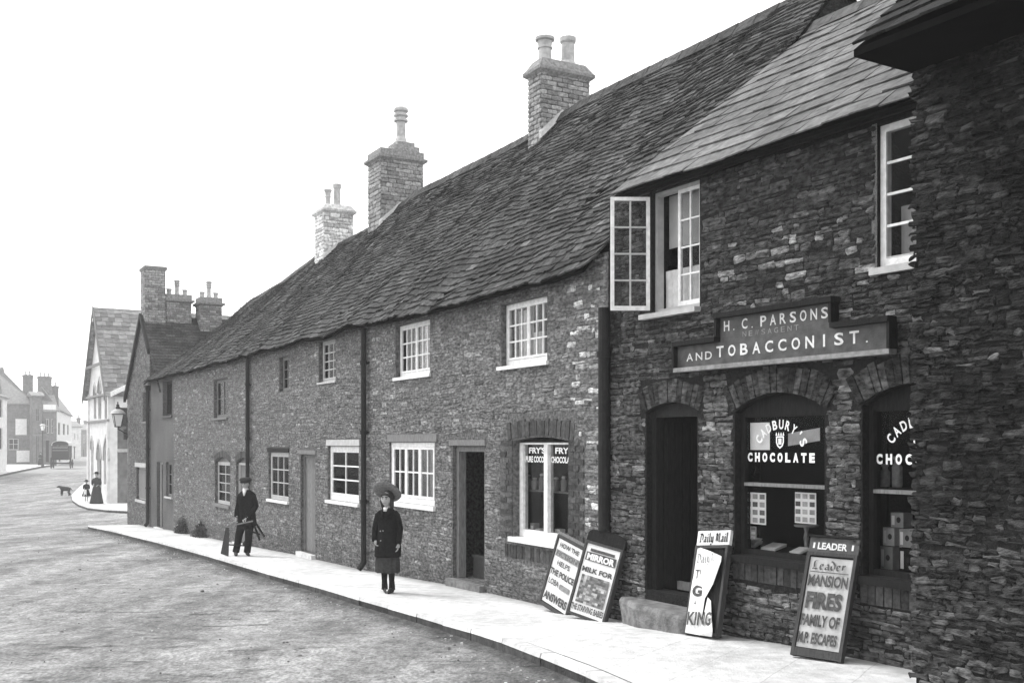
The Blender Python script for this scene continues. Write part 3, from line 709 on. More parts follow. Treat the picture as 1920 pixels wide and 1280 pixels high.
# tall gabled house at the corner of the side street
gz0 = C.gz(UDE); APX = -28.7; gr = 5.0
ga = MB(); holesG = [arch_poly(*WG[k], 0) for k in WG]
zl = 3.72; apz = 6.35; sl_ = (apz-zl)/3.0
ga.prism([(UDE, gz0-.4), (UEND-.001, gz0-.3), (UEND-.001, apz-sl_*(UEND-APX)), (APX, apz), (UDE, zl)], 0, .35, holes=holesG)
ga.box(UDE, UDE+.3, .35, 7.5, gz0-.4, zl); ga.box(UDE+.3, -25.8, 7.2, 7.5, gz0-.4, zl)
wG = G.part('wall', ga, 'mortar')
gs = MB(); fill(lambda u: gs, FRONT(), UDE, UEND-.01, gz0-.1, apz, [(a-.02, b+.02, c-.02, e+.02) for a, b, c, e in WG.values()], rows=(.05, .08), wid=(.1, .26), prot=(.002, .014), gap=.008, tone=lambda u, z: rnd.uniform(.5, 1.1), top=lambda u: apz-sl_*abs(u-APX)-.02 if u > APX else zl+(apz-zl)*(u-UDE)/(APX-UDE)-.02)
G.part('stonework', gs, 'rubble_stone', wG)
rg = MB(); pr = lambda u: rg
def slope_tiles(mb, ue, ur, ze, zr, va, vb, expo, wid, th=.03):
    Ls = math.hypot(ur-ue, zr-ze); s = 0; du, dz = (ur-ue)/Ls, (zr-ze)/Ls; nu, nz = (-dz, du) if du > 0 else (dz, -du)
    nu, nz = (-dz*(1 if du > 0 else -1), abs(du))
    while s < Ls:
        v = va-rnd.uniform(0, wid)
        while v < vb:
            b = min(v+wid*rnd.uniform(.8, 1.2), vb); a = max(v, va); v = b
            if b-a < .03: continue
            s1 = min(Ls, s+expo*1.2); j = rnd.uniform(-.01, .01); q = lambda s_, vv, up: (ue+du*s_+nu*up, vv, ze+dz*s_+nz*up)
            mb.hexa([q(s+j, a+.004, 0), q(s+j, b-.004, 0), q(s1, b-.004, -.02), q(s1, a+.004, -.02), q(s+j, a+.004, th), q(s+j, b-.004, th), q(s1, b-.004, .006), q(s1, a+.004, .006)], rnd.uniform(.6, 1.3))
        s += expo
slope_tiles(rg, -25.5, APX, apz-sl_*3.2, apz+.04, -.05, 7.6, .16, .26); slope_tiles(rg, UDE-.2, APX, zl-.17, apz+.04, -.05, 7.6, .16, .26)
rG = G.part('roof', rg, 'stone_tile')
bb = MB()
for ue in (UDE-.2, UEND+.2):
    zz = apz-sl_*abs(ue-APX); bb.hexa([(ue, -.12, zz-.1), (APX, -.12, apz-.1), (APX, -.03, apz-.1), (ue, -.03, zz-.1), (ue, -.12, zz+.09), (APX, -.12, apz+.09), (APX, -.03, apz+.09), (ue, -.03, zz+.09)])
G.part('bargeboard', bb, 'dark_wood', rG)
un = MB(); un.hexa([(-25.5, 0, 3.53), (-25.5, 7.5, 3.53), (APX, 7.5, apz-.03), (APX, 0, apz-.03), (-25.5, 0, 3.56), (-25.5, 7.5, 3.56), (APX, 7.5, apz), (APX, 0, apz)])
un.hexa([(UDE-.1, 0, 3.63), (UDE-.1, 7.5, 3.63), (APX-.01, 7.5, apz-.03), (APX-.01, 0, apz-.03), (UDE-.1, 0, 3.66), (UDE-.1, 7.5, 3.66), (APX-.01, 7.5, apz), (APX-.01, 0, apz)])
G.part('roof_boarding', un, 'roof_under', rG)
window(G, *WG['up'], lights=1, cols=1, rows=2, mat='grey_paint', fw=.06, rec=.1, sill=.07, sill_mat='dull_wood', curtains=[(0, 1, 0, 1, 'curtain_cloth')])
w_ = window(G, *WG['low'], lights=1, cols=1, rows=1, mat='grey_paint', fw=.06, rec=.1, sill=.09)
sh = MB(); a, b, c, e = WG['low']
for i in range(5): sh.box(a+.07+(b-a-.14)*i/5, a+.065+(b-a-.14)*(i+1)/5, .07, .10, c+.06, e-.06, rnd.uniform(.8, 1.1))
G.part('shutter', sh, 'dull_wood', w_); lintel(G, a-.15, b+.1, e+.01, e+.16, 'grey_paint', w_, .04)
qn = MB(); zz = gz0
while zz < 3.6: qn.box(UDE-.012, UDE+(.35 if int(zz*5) % 2 else .22), -.012, .2, zz, zz+.18, rnd.uniform(.7, 1.3)); zz += .2
G.part('quoin_stones', qn, 'far_wall', wG)

# ------------------------------------------------------------------ chimneys
def pot(T, parent, u, v, z, h, r=.13, kind=0):
    mb = MB()
    if kind == 0: prof = [(r*1.1, 0), (r*1.05, h*.05), (r*.85, h*.12), (r*.82, h*.55), (r*.95, h*.57), (r*.95, h*.62), (r*.85, h*.64), (r*.92, h*.86), (r*1.22, h*.9), (r*1.25, h), (r*1.0, h), (r*.9, h*.95)]
    elif kind == 1: prof = [(r*1.3, 0), (r*1.2, h*.06), (r*.9, h*.2), (r*.85, h*.8), (r*1.05, h*.86), (r*1.1, h), (r*.85, h), (r*.8, h*.93)]
    else: prof = [(r*1.3, 0), (r*1.2, h*.04), (r, h*.08), (r*.95, h*.12), (r*.78, h*.2), (r*.78, h*.6), (r*1.15, h*.62), (r*1.15, h*.67), (r*.9, h*.7), (r*.9, h*.73), (r*1.2, h*.76), (r*1.2, h*.8), (r*.9, h*.83), (r*.9, h*.86), (r*1.2, h*.89), (r*1.2, h*.95), (r*.9, h), (r*.7, h)]
    mb.lathe(prof, (u, v, z), 18); return T.part('chimney_pot', mb, 'pot_clay', parent, smooth=False)
def chimney(T, u0, u1, v0, v1, z0, z1, mat='chimney_brick', brickh=.085, brickw=(.21, .23), corbel=.08, cap=.25, flare=True, stone=False):
    co = MB(); co.box(u0+.01, u1-.01, v0+.01, v1-.01, z0, z1-cap*.5, .55)
    wid = (.16, .3) if stone else brickw; rows = (.08, .12) if stone else (brickh, brickh*1.02)
    pk = lambda u: co
    fill(pk, lambda a, b, o: (a, v0-o, b), u0, u1, z0, z1-cap, rows=rows, wid=wid, prot=(.006, .016), gap=.012, jit=.004, brick=not stone, wob=.0, tone=lambda u, z: rnd.uniform(.6, 1.3), dbl=.0)
    fill(pk, lambda a, b, o: (u1+o, a, b), v0, v1, z0, z1-cap, rows=rows, wid=wid, prot=(.006, .016), gap=.012, jit=.004, brick=not stone, wob=.0, tone=lambda u, z: rnd.uniform(.6, 1.3), dbl=.0)
    ch = T.part('chimney', co, mat)
    cp = MB(); z = z1-cap; c = corbel
    cp.hexa([(u0-.01, v0-.01, z), (u1+.01, v0-.01, z), (u1+.01, v1+.01, z), (u0-.01, v1+.01, z), (u0-c, v0-c, z+.05), (u1+c, v0-c, z+.05), (u1+c, v1+c, z+.05), (u0-c, v1+c, z+.05)])
    cp.box(u0-c, u1+c, v0-c, v1+c, z+.052, z+.11, .8)
    if flare: cp.hexa([(u0-c*.8, v0-c*.8, z+.112), (u1+c*.8, v0-c*.8, z+.112), (u1+c*.8, v1+c*.8, z+.112), (u0-c*.8, v1+c*.8, z+.112), (u0+.06, v0+.06, z1), (u1-.06, v0+.06, z1), (u1-.06, v1-.06, z1), (u0+.06, v1-.06, z1)], .85)
    else: cp.box(u0-.01, u1+.01, v0-.01, v1+.01, z+.112, z1, .9)
    T.part('chimney_cap', cp, mat, ch); return ch
def flash(T, ch, u1, v0, v1):                      # mortar fillet where the roof meets the stack
    mb = MB(); f = lambda v: EZ(u1)+(RZ(u1)-EZ(u1))*(v+.2)/3.6
    if v0 < 3.4:
        b = min(3.4, v1); mb.hexa([(u1, v0-.05, f(v0)), (u1+.09, v0-.05, f(v0)-.0), (u1+.09, b, f(b)), (u1, b, f(b)), (u1, v0-.05, f(v0)+.14), (u1+.05, v0-.05, f(v0)+.09), (u1+.05, b, f(b)+.07), (u1, b, f(b)+.12)])
        T.part('mortar_fillet', mb, 'pot_clay', ch)
def cu_v(px, v): return C.u(px, v)
# chimney 1 above the cocoa window
def place_chimney(T, pxl, pxm, pxr, pyb, pyt, vc=3.05, **kw):   # left, middle and right vertical edges in the picture
    v0 = vc; u1 = C.u(pxm, v0); u0 = C.u(pxl, v0)
    lo, hi = v0, v0+3                               # depth so that the far edge of the end face stands at pxr
    for _ in range(40):
        m = (lo+hi)/2; P_ = C.w(u1, m); x = HX+FOC*P_.x/P_.y
        if x < pxr: lo = m
        else: hi = m
    v1 = lo; zt = C.z(pxm, pyt, v0); 
    ch = chimney(T, u0, u1, v0, v1, RZ(u1)-1.3, zt, **kw); flash(T, ch, u1, v0, v1); return ch, u0, u1, v0, v1, zt
ch, a, b, c, e, zt = place_chimney(A, 990, 1015, 1106, 0, 104, vc=2.95, corbel=.075, cap=.3)
pot(A, ch, (a+b)/2, c+.22, zt-.03, .46, .145, 0); pot(A, ch, (a+b)/2, e-.33, zt-.03, .55, .14, 1)
ch, a, b, c, e, zt = place_chimney(B, 690, 714, 794, 0, 276, vc=2.9, corbel=.08, cap=.28, flare=False, stone=True, mat='chimney_brick')
g = MB(); g.box(a+.12, b-.02, (c+e)/2-.2, e-.1, zt+.002, zt+.13); g.box(a+.18, b-.08, (c+e)/2-.1, e-.2, zt+.132, zt+.24); B.part('chimney_plinth', g, 'chimney_brick', ch)
pot(B, ch, (a+b)/2+.05, (c+e)/2+.12, zt+.24, .92, .15, 2)
ch, a, b, c, e, zt = place_chimney(D, 590, 608, 663, 0, 380, vc=2.95, corbel=.07, cap=.26, flare=True, stone=True, mat='hazed_masonry')
pot(D, ch, (a+b)/2, c+.25, zt-.03, .5, .09, 0); pot(D, ch, (a+b)/2, c+.52, zt-.03, .68, .11, 1)
def stack(T, u0, u1, v0, v1, z0, z1, n, hs): 
    ch = chimney(T, u0, u1, v0, v1, z0, z1, mat='chimney_brick', corbel=.09, cap=.3, flare=False)
    for i in range(n): pot(T, ch, (u0+u1)/2, v0+(v1-v0)*(i+.6)/(n+.2), z1, hs[i], .09, 2 if hs[i] > .5 else 0)
zt = lambda px, py, v: C.z(px, py, v)
ch = chimney(G, APX-.45, APX+.35, 0.02, .72, 5.0, zt(268, 504, .1), corbel=.05, cap=.14, flare=False)
stack(G, APX-.4, APX+.3, .75, 1.62, 5.4, zt(320, 558, 1.1), 3, [.22, .55, .22])
stack(G, APX-.1, APX+.6, 1.85, 2.62, 4.9, zt(385, 562, 2.2), 3, [.22, .62, .22])

# ------------------------------------------------------------------ the tobacconist's
su = lambda px, v=0: S.u(px, v)
sz = lambda px, py, v=0: S.z(px, py, v)
H = Thing(S, 'tobacconist_shop', 'dark stone shop with slate roof, open upper casement and arched shop windows', 'shop', u=3)
def sop(px0, px1, py0, py1): xm = (px0+px1)/2; return [su(px0), su(px1), sz(xm, py1), sz(xm, py0)]
UO = sop(1222, 1312, 348, 582); UO[1] = su(1312)
UW = [su(1645), su(1645)+1.35, sz(1645, 503), sz(1645, 236)]
SD = [su(1212), su(1307), sz(1260, 1113), sz(1260, 772)]; SDR = .10
W1 = [su(1378), su(1546), sz(1460, 1048), sz(1460, 770)]; W1R = .17
W2 = [su(1617), su(1617)+(W1[1]-W1[0]), W1[2]-.0, W1[3]]
W2[2] = sz(1640, 1080); W2[3] = W1[3]+.02
hw = MB(); TOPS = 4.62
UN = 4.85+.6
holesS = [arch_poly(*UO, 0), arch_poly(*UW, 0), arch_poly(SD[0], SD[1], SD[2], SD[3], SDR), arch_poly(*W1, W1R), arch_poly(*W2, W1R)]
hw.prism([(0.03, S.gz(0)-.4), (7.4, S.gz(7.4)-.3), (7.4, TOPS), (.03, TOPS)], 0, .22, holes=holesS)
hw.box(.03, 7.4, 5.6, 5.9, -.5, TOPS); hw.box(.03, .3, .4, 5.6, -.5, TOPS); hw.box(7.1, 7.4, .4, 5.6, -.5, TOPS)
hw.box(.3, 7.1, .4, 5.6, 2.72, 2.9)                 # upper floor
wH = H.part('wall', hw, 'dark_mortar')
ex = [(a-.02, b+.02, c-.02, e+.02) for a, b, c, e in (UO, UW, W1, W2)]+[(SD[0]-.02, SD[1]+.02, -9, SD[3]+.02)]
ARH = .26
for d_, rise, n in ((SD, SDR, 13), (W1, W1R, 18), (W2, W1R, 18)):
    ab = MB(); arch_ring(ab, d_[0]-.03, d_[1]+.03, d_[3], rise, ARH, n, tone=(.5, 1.6), prot=.02)
    ex.append((d_[0]-.10, d_[1]+.10, d_[3]-.02, d_[3]+rise+ARH)); H.part('stone_arch', ab, 'shop_stone', wH)
for d_ in (W1, W2): bs = MB(); soldiers(bs, d_[0]-.02, d_[1]+.02, d_[2]-.24, d_[2]-.07, .085, tone=(.6, 1.5)); ex.append((d_[0]-.03, d_[1]+.03, d_[2]-.25, d_[2])); H.part('brick_course', bs, 'dark_brick', wH)
def tone_s(u, z):
    g = z-S.gz(u); t = rnd.uniform(.7, 1.3) if rnd.random() < .82 else rnd.uniform(1.2, 2.5)
    if 2.85 < z < 3.9 and 1.9 < u < 4.6 and rnd.random() < .16: t = rnd.uniform(2.5, 6)    # old limewash left on single stones
    if z < 2.55: t *= 1.75
    if u < .25 and z < 3: t *= 1.4
    return t
ss = MB()
fill(lambda u: ss, FRONT(), .05, 5.6, -.3, TOPS-.02, ex, rows=(.025, .07), wid=(.05, .26), prot=(.001, .013), gap=.004, jit=.011, wob=.05, tone=tone_s, dbl=.12)
H.part('stonework', ss, 'shop_stone', wH)
# slate roof
sev = lambda u: (-.24, sz(1145, 368, -.24)-.0); srd = lambda u: (2.9, CAMZ+5.23)
US0 = su(1145, -.24); sr = MB()
PS = tiles(lambda u: sr, US0, 7.6, sev, srd, lambda f: .305, (.30, .31), th=.014, jit=.006, lift=.026, sag=.02, tone=lambda u, f: rnd.uniform(.72, 1.15))
oR = H.part('roof', sr, 'slate')
ud = MB(); Ls = math.hypot(3.14, srd(0)[1]-sev(0)[1])
ud.hexa([PS(US0+.01, 0.02, -.06), PS(7.6, 0.02, -.06), PS(7.6, Ls, -.06), PS(US0+.01, Ls, -.06), PS(US0+.01, 0.02, -.03), PS(7.6, 0.02, -.03), PS(7.6, Ls, -.03), PS(US0+.01, Ls, -.03)])
ud.hexa([(US0, 6.0, TOPS), (7.6, 6.0, TOPS), (7.6, 2.9, srd(0)[1]-.05), (US0, 2.9, srd(0)[1]-.05), (US0, 6.0, TOPS+.04), (7.6, 6.0, TOPS+.04), (7.6, 2.9, srd(0)[1]), (US0, 2.9, srd(0)[1])])
H.part('roof_boarding', ud, 'roof_under', oR)
rd = MB(); u = US0
while u < 7.4: rd.hexa([(u, 2.72, srd(0)[1]-.12), (u+.43, 2.72, srd(0)[1]-.12), (u+.43, 3.08, srd(0)[1]-.12), (u, 3.08, srd(0)[1]-.12), (u, 2.86, srd(0)[1]+.06), (u+.43, 2.86, srd(0)[1]+.06), (u+.43, 2.94, srd(0)[1]+.06), (u, 2.94, srd(0)[1]+.06)], rnd.uniform(.4, .7)); u += .44
H.part('ridge_tiles', rd, 'slate', oR)
fa = MB(); fa.box(US0+.02, 7.5, -.10, -.06, sev(0)[1]-.03, sev(0)[1]+.03); H.part('fascia', fa, 'dark_wood', oR)
gv = MB(); z_ = TOPS-.2; gv.add([(.04, .0, z_), (.04, 5.8, z_), (.04, 2.9, srd(0)[1]-.1), (.28, .0, z_), (.28, 5.8, z_), (.28, 2.9, srd(0)[1]-.1)], [(0, 1, 2), (5, 4, 3), (0, 3, 4, 1), (1, 4, 5, 2), (2, 5, 3, 0)]); H.part('gable_wall', gv, 'dark_mortar')
drainpipe(H, .02, S.gz(0)+.9, 3.45, .065, out=.075, shoe=False)

# the open upper window: right leaf shut, left leaf swung out
u0, u1, z0, z1 = UO; um = su(1263); v0 = .05
fm = MB(); rect_frame(fm, u0-.0, u1, z0, z1, v0, v0+.09, .035, .05); WO = H.part('window', fm, 'grey_paint', label='upper window with its left casement swung open')
def leaf(w, h, cols=2, rows=4, fw=.038, bar=.018):   # casement leaf in its own plane: x 0..w, z 0..h
    f = MB(); rect_frame(f, 0, w, 0, h, 0, .035, fw, fw*1.25); b_ = MB()
    for c in range(1, cols): b_.box(fw+(w-2*fw)*c/cols-bar/2, fw+(w-2*fw)*c/cols+bar/2, .006, .03, fw, h-fw)
    for r in range(1, rows): zz = fw+(h-2*fw)*r/rows; b_.box(fw, w-fw, .009, .027, zz-bar/2, zz+bar/2)
    g = MB(); g.box(fw, w-fw, .015, .019, fw, h-fw); return f, b_, g
def place(mb, org, xd, yd):                        # move a leaf into the frame
    o = Vector(org); x = Vector((*xd, 0)); y = Vector((*yd, 0)); mb.v = [tuple(o+x*p[0]+y*p[1]+Vector((0, 0, p[2]))) for p in mb.v]; return mb
hh = z1-z0-.09
f, b_, g = leaf(u1-.035-um, hh)
o = H.part('casement', place(f, (um, v0+.01, z0+.052), (1, 0), (0, 1)), 'white_paint', WO)
H.part('glazing_bars', place(b_, (um, v0+.01, z0+.052), (1, 0), (0, 1)), 'white_paint', WO); H.part('pane', place(g, (um, v0+.01, z0+.052), (1, 0), (0, 1)), 'glass', WO)
an = R(121); xd = (math.cos(an), -math.sin(an)); yd = (-math.sin(an), -math.cos(an)); yd = (math.sin(an), math.cos(an))
hx = (u0-.012, -.02, z0+.04)
f, b_, g = leaf(.425, hh+.0)
H.part('casement', place(f, hx, xd, yd), 'white_paint', WO, label='casement swung open towards the street'); H.part('glazing_bars', place(b_, hx, xd, yd), 'grey_paint', WO)
H.part('pane', place(g, hx, xd, yd), 'glass', WO)
sm = MB(); sm.box(u0-.12, u1+.02, -.09, v0, z0-.055, z0-.002); H.part('sill', sm, 'grey_paint', WO)
bl = MB(); bl.box(u0+.03, u1-.03, .22, .225, z0+(z1-z0)*.55, z1-.02); H.part('blind', bl, 'blind_cloth', WO)
H.part('curtain', curtain_mesh(u0+.03, u1-.03, z0+.04, z0+(z1-z0)*.36, .17, .01, 8), 'curtain_cloth', WO)
# the other upper window
w_ = window(H, *UW, lights=1, cols=4, rows=4, fw=.055, bar=.022, casement=.0, rec=.04, sill=.06, sill_mat='grey_paint', bottom=.08, curtains=[(.02, .22, .0, .42, 'blind_cloth'), (.3, .46, .0, .42, 'blind_cloth'), (.55, .95, .0, .42, 'blind_cloth')])
g = MB(); g.box(UW[0]-.06, UW[0]-.002, .0, .12, UW[2]-.04, UW[3]+.02); H.part('window_casing', g, 'grey_paint', w_)

# shop door
a, b, c, e = SD; fm = MB(); fm.box(a, a+.07, .08, .18, c, e+.02); fm.box(b-.07, b, .08, .18, c, e+.02)
dS = H.part('door', fm, 'dark_wood'); g = MB(); g.prism(arch_poly(a+.002, b-.002, e-.05, e-.001, SDR-.003), .085, .16); H.part('door_head', g, 'iron', dS)
g = MB(); g.box(a+.03, a+.08, .20, .20+.7, c+.02, e-.05)
for i in range(6): g.box(a+.082, a+.094, .22+i*.11, .31+i*.11, c+.06, e-.1)
H.part('door_leaf', g, 'dark_wood', dS)
g = MB(); g.box(a+.16, b-.12, .30, .34, c+.0, c+.09); H.part('weather_board', g, 'dull_wood', dS)
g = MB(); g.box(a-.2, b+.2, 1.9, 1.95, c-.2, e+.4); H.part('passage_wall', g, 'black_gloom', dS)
# big slab step in front of the shop door
st = MB(); ua, ub = su(1128, -.38), su(1306, -.2); zt_ = .20; n = 14; top = []; bot = []
ol = []
for i in range(n+1):
    t = i/n; ol.append((ua+(ub-ua)*t, -.34+.10*smoothn(t*3.1, 5)+.16*(1-t)**4+(.05 if i in (0, n) else 0)))
ol += [(ub+.03, .1), (ua+.1, .1)]
lo_ = [(x+(.02 if k < 2 else -.01), y+.035+rnd.uniform(-.012, .012), S.gz(x, y)-.1) for k, (x, y) in enumerate(ol)]; m1 = [(x, y-.004+rnd.uniform(-.01, .01), zt_-.05+rnd.uniform(-.008, .008)) for x, y in ol]; m2 = [(x, y+.012, zt_-.008) for x, y in ol]; tp = [(x+(0), y+.04 if y < .05 else y, zt_) for x, y in ol]
st.loft([lo_, m1, m2, tp]); tag(link('stone_step', st, 'step_stone', None), 'worn stone slab step below the dark shop doorway', 'step')
o = bpy.data.objects['stone_step']; o.location = (S.O[0], S.O[1], 0); o.rotation_euler = (0, 0, S.rz)

# shop windows
def shopwin(d_, rise, label):
    a, b, c, e = d_; fm = MB(); v = .08
    fm.box(a, a+.05, v, v+.09, c, e); fm.box(b-.05, b, v, v+.09, c, e); fm.box(a+.05, b-.05, v, v+.09, c, c+.05)
    W = H.part('shop_window', fm, 'dark_wood', label=label)
    g = MB(); g.prism(arch_poly(a+.002, b-.002, e-.05, e-.001, rise-.004), v+.01, v+.07); H.part('window_head', g, 'dark_wood', W)
    tz = c+(e-c)*.495; g = MB(); g.box(a+.06, b-.06, v-.015, v+.085, tz-.016, tz+.016); H.part('transom', g, 'dull_wood', W)
    g = MB(); g.box(a+.05, b-.05, v+.045, v+.05, c+.05, e-.05); H.part('pane', g, 'glass', W)
    g = MB(); g.box(a-.04, b+.04, -.06, v-.002, c-.07, c-.002); H.part('sill', g, 'dark_wood', W)
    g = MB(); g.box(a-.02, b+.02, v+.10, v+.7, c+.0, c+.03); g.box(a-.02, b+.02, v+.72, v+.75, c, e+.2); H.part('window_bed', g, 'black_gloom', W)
    return W, v
SW1, vS = shopwin(W1, W1R, None); SW2, _ = shopwin(W2, W1R, None)

# ------------------------------------------------------------------ nearest house, standing forward of the shop
K = Thing(N, 'corner_house', 'very dark rubble stone house rising over the right edge of the street', 'house', u=2)
nw = MB(); NT = 4.63
nw.prism([(0.03, -.4), (7.5, -.4), (7.5, NT), (.03, NT)], 0, .3); nw.box(.03, .3, .3, 1.2, -.4, NT); nw.box(.03, 7.5, 4.7, 5, -.4, NT); nw.box(7.2, 7.5, .3, 4.7, -.4, NT)
wK = K.part('wall', nw, 'dark_mortar')
def tone_n(u, z):  # upper stones darker: eave shade and edge falloff put into the tone
    t = rnd.uniform(.45, 1.3) if rnd.random() < .84 else rnd.uniform(1.3, 2.4)
    if z < 1.4: t *= 2.6-.5*z
    elif z < 3.2 and rnd.random() < .06: t *= 3
    if u < .5: t *= 1.25
    return t
ns = MB()
fill(lambda u: ns, FRONT(), 0, 5.5, -.25, NT-.01, [], rows=(.022, .058), wid=(.04, .19), prot=(.002, .022), gap=.004, jit=.016, tone=tone_n, dbl=.15, ragged=.035, wob=.07)
fill(lambda u: ns, lambda a, b, o: (.03-o, a, b), 0.02, 1.0, -.25, NT-.01, [], rows=(.05, .1), wid=(.12, .34), prot=(.005, .03), tone=tone_n)
K.part('stonework', ns, 'dark_stone', wK)
nr = MB(); VE = -.62; ze = CAMZ+2.70
PN = tiles(lambda u: nr, -.02, 7.6, lambda u: (VE, ze+.05), lambda u: (2.5, ze+.05+(2.5-VE)*.85), lambda f: .2, (.2, .3), th=.02, jit=.012, lift=.03, tone=lambda u, f: rnd.uniform(.15, .5))
oN = K.part('roof', nr, 'stone_tile')
ud = MB(); ud.hexa([(-.01, VE+.01, ze-.02), (7.6, VE+.01, ze-.02), (7.6, .0, ze-.02), (-.01, 0, ze-.02), (-.01, VE+.01, ze+.03), (7.6, VE+.01, ze+.03), (7.6, 0, ze+.5), (-.01, 0, ze+.5)])
ud.hexa([(-.0, 0.0, ze+.48), (7.6, 0., ze+.48), (7.6, 2.5, ze+2.62), (0, 2.5, ze+2.62), (-.0, 0.0, ze+.52), (7.6, 0., ze+.52), (7.6, 2.5, ze+2.67), (0, 2.5, ze+2.67)])
ud.hexa([(0, 5.3, ze), (7.6, 5.3, ze), (7.6, 2.5, ze+2.62), (0, 2.5, ze+2.62), (0, 5.3, ze+.05), (7.6, 5.3, ze+.05), (7.6, 2.5, ze+2.67), (0, 2.5, ze+2.67)])
K.part('soffit', ud, 'roof_under', oN)
gk = MB(); gk.add([(.04, .0, NT), (.04, 5, NT), (.04, 2.5, ze+2.6), (.28, .0, NT), (.28, 5, NT), (.28, 2.5, ze+2.6)], [(0, 1, 2), (5, 4, 3), (0, 3, 4, 1), (1, 4, 5, 2), (2, 5, 3, 0)]); K.part('gable_wall', gk, 'dark_mortar')

# ------------------------------------------------------------------ lettering
def glyphs(s, bold=0):
    cu_ = bpy.data.curves.new('t', 'FONT'); cu_.body = s; cu_.resolution_u = 3; cu_.offset = bold; cu_.fill_mode = 'FRONT'
    o = bpy.data.objects.new('t', cu_); COL.objects.link(o); dg = bpy.context.evaluated_depsgraph_get(); dg.update()
    me = bpy.data.meshes.new_from_object(o.evaluated_get(dg)); vs = [(v.co.x, v.co.y) for v in me.vertices]; fs = [tuple(p.vertices) for p in me.polygons]
    bpy.data.objects.remove(o); bpy.data.curves.remove(cu_); bpy.data.meshes.remove(me); return vs, fs
def text(mb, s, x0, x1, z0, z1, y, bold=.02, slant=0, fn=None, tone=1.0):
    vs, fs = glyphs(s, bold)
    if not vs: return
    a0, a1 = min(v[0] for v in vs), max(v[0] for v in vs); b0, b1 = min(v[1] for v in vs), max(v[1] for v in vs)
    P_ = [(x0+(a-a0)/(a1-a0)*(x1-x0)+slant*(b-b0)/(b1-b0)*(z1-z0), z0+(b-b0)/(b1-b0)*(z1-z0)) for a, b in vs]
    mb.add([fn(p, q) if fn else (p, y, q) for p, q in P_], fs, tone)
def spaced(mb, s, x0, x1, z0, z1, y, bold=.03, fill_=.62, **kw):
    cell = (x1-x0)/(len(s)-.38)
    for i, c in enumerate(s):
        if c == ' ': continue
        a = x0+i*cell; w = cell*fill_
        if c == 'I': mb_w = w*.22; text(mb, c, a+w*.39, a+w*.39+mb_w, z0, z1, y, bold, **kw)
        elif c == '.': text(mb, c, a+w*.1, a+w*.1+w*.2, z0, z0+(z1-z0)*.14, y, bold, **kw)
        elif c == "'": text(mb, c, a, a+w*.2, z0+(z1-z0)*.7, z1, y, bold, **kw)
        else: text(mb, c, a, a+w, z0, z1, y, bold, **kw)
def arc_text(mb, s, cx, cz_, rad, h, w, a0, a1, y):
    n = len(s)
    for i, c in enumerate(s):
        t = R(a0+(a1-a0)*i/(n-1)); vs, fs = glyphs(c, .03)
        p0, p1 = min(v[0] for v in vs), max(v[0] for v in vs); q0, q1 = (0, .7)
        ww = w*(.3 if c == "'" else 1)
        L_ = [(((a-p0)/(p1-p0)-.5)*ww, (b-q0)/(q1-q0)*h) for a, b in vs]
        mb.add([(cx+(rad+b)*math.sin(t)+a*math.cos(t), y, cz_+(rad+b)*math.cos(t)-a*math.sin(t)) for a, b in L_], fs)
BLK = {'D': (.85, [[(.1, .93), (.5, .95), (.75, .7), (.72, .25), (.4, .02), (.1, .08)], [(.3, .9), (.26, .12)]]),
 'a': (.72, [[(.15, .5), (.38, .62), (.52, .5), (.52, .08), (.66, .0)], [(.5, .35), (.2, .26), (.17, .1), (.33, .0), (.5, .12)]]),
 'i': (.40, [[(.08, .54), (.22, .6), (.22, .08), (.36, 0)], [(.18, .86), (.26, .8)]]), 'l': (.40, [[(.1, .96), (.22, 1.0), (.22, .08), (.36, 0)]]),
 'y': (.72, [[(.08, .55), (.2, .6), (.2, .12), (.38, 0), (.52, .12)], [(.52, .62), (.54, -.12), (.3, -.3), (.1, -.22)]]),
 'M': (1.1, [[(.1, .88), (.26, .95), (.22, .12), (.06, 0)], [(.26, .95), (.52, .72), (.5, .08)], [(.52, .75), (.78, .96), (.88, .85), (.84, .1), (1.0, 0)]]),
 'L': (.85, [[(.5, .98), (.28, .9), (.25, .55), (.3, .25), (.1, .05), (.4, .1), (.62, .0), (.78, .16)]]),
 'e': (.60, [[(.17, .28), (.46, .4), (.42, .58), (.2, .55), (.13, .3), (.18, .06), (.36, 0), (.52, .1)]]),
 'd': (.68, [[(.1, 1.0), (.34, .86), (.54, .58), (.54, .15), (.34, 0), (.15, .12), (.14, .45), (.34, .58)]]),
 'r': (.52, [[(.08, .55), (.22, .6), (.22, .1), (.1, 0)], [(.22, .5), (.38, .62), (.48, .5)]]),
 's': (.58, [[(.5, .55), (.3, .62), (.15, .5), (.45, .28), (.5, .12), (.3, 0), (.1, .08)]]), ' ': (.3, [])}
def blackletter(mb, s, x0, x1, z0, z1, y, w=.075):
    tot = sum(BLK[c][0] for c in s); sx = (x1-x0)/tot; sz_ = z1-z0; x = 0; k = 0
    for c in s:
        for path in BLK[c][1]:
            for p, q in zip(path, path[1:]):
                k += 1; P4 = [(p[0]-w, p[1]-w*.7), (q[0]-w, q[1]-w*.7), (q[0]+w, q[1]+w*.7), (p[0]+w, p[1]+w*.7)]
                mb.add([(x0+(x+a)*sx, y-.00006*k, z0+b*sz_) for a, b in P4], [(0, 1, 2, 3)])
        x += BLK[c][0]

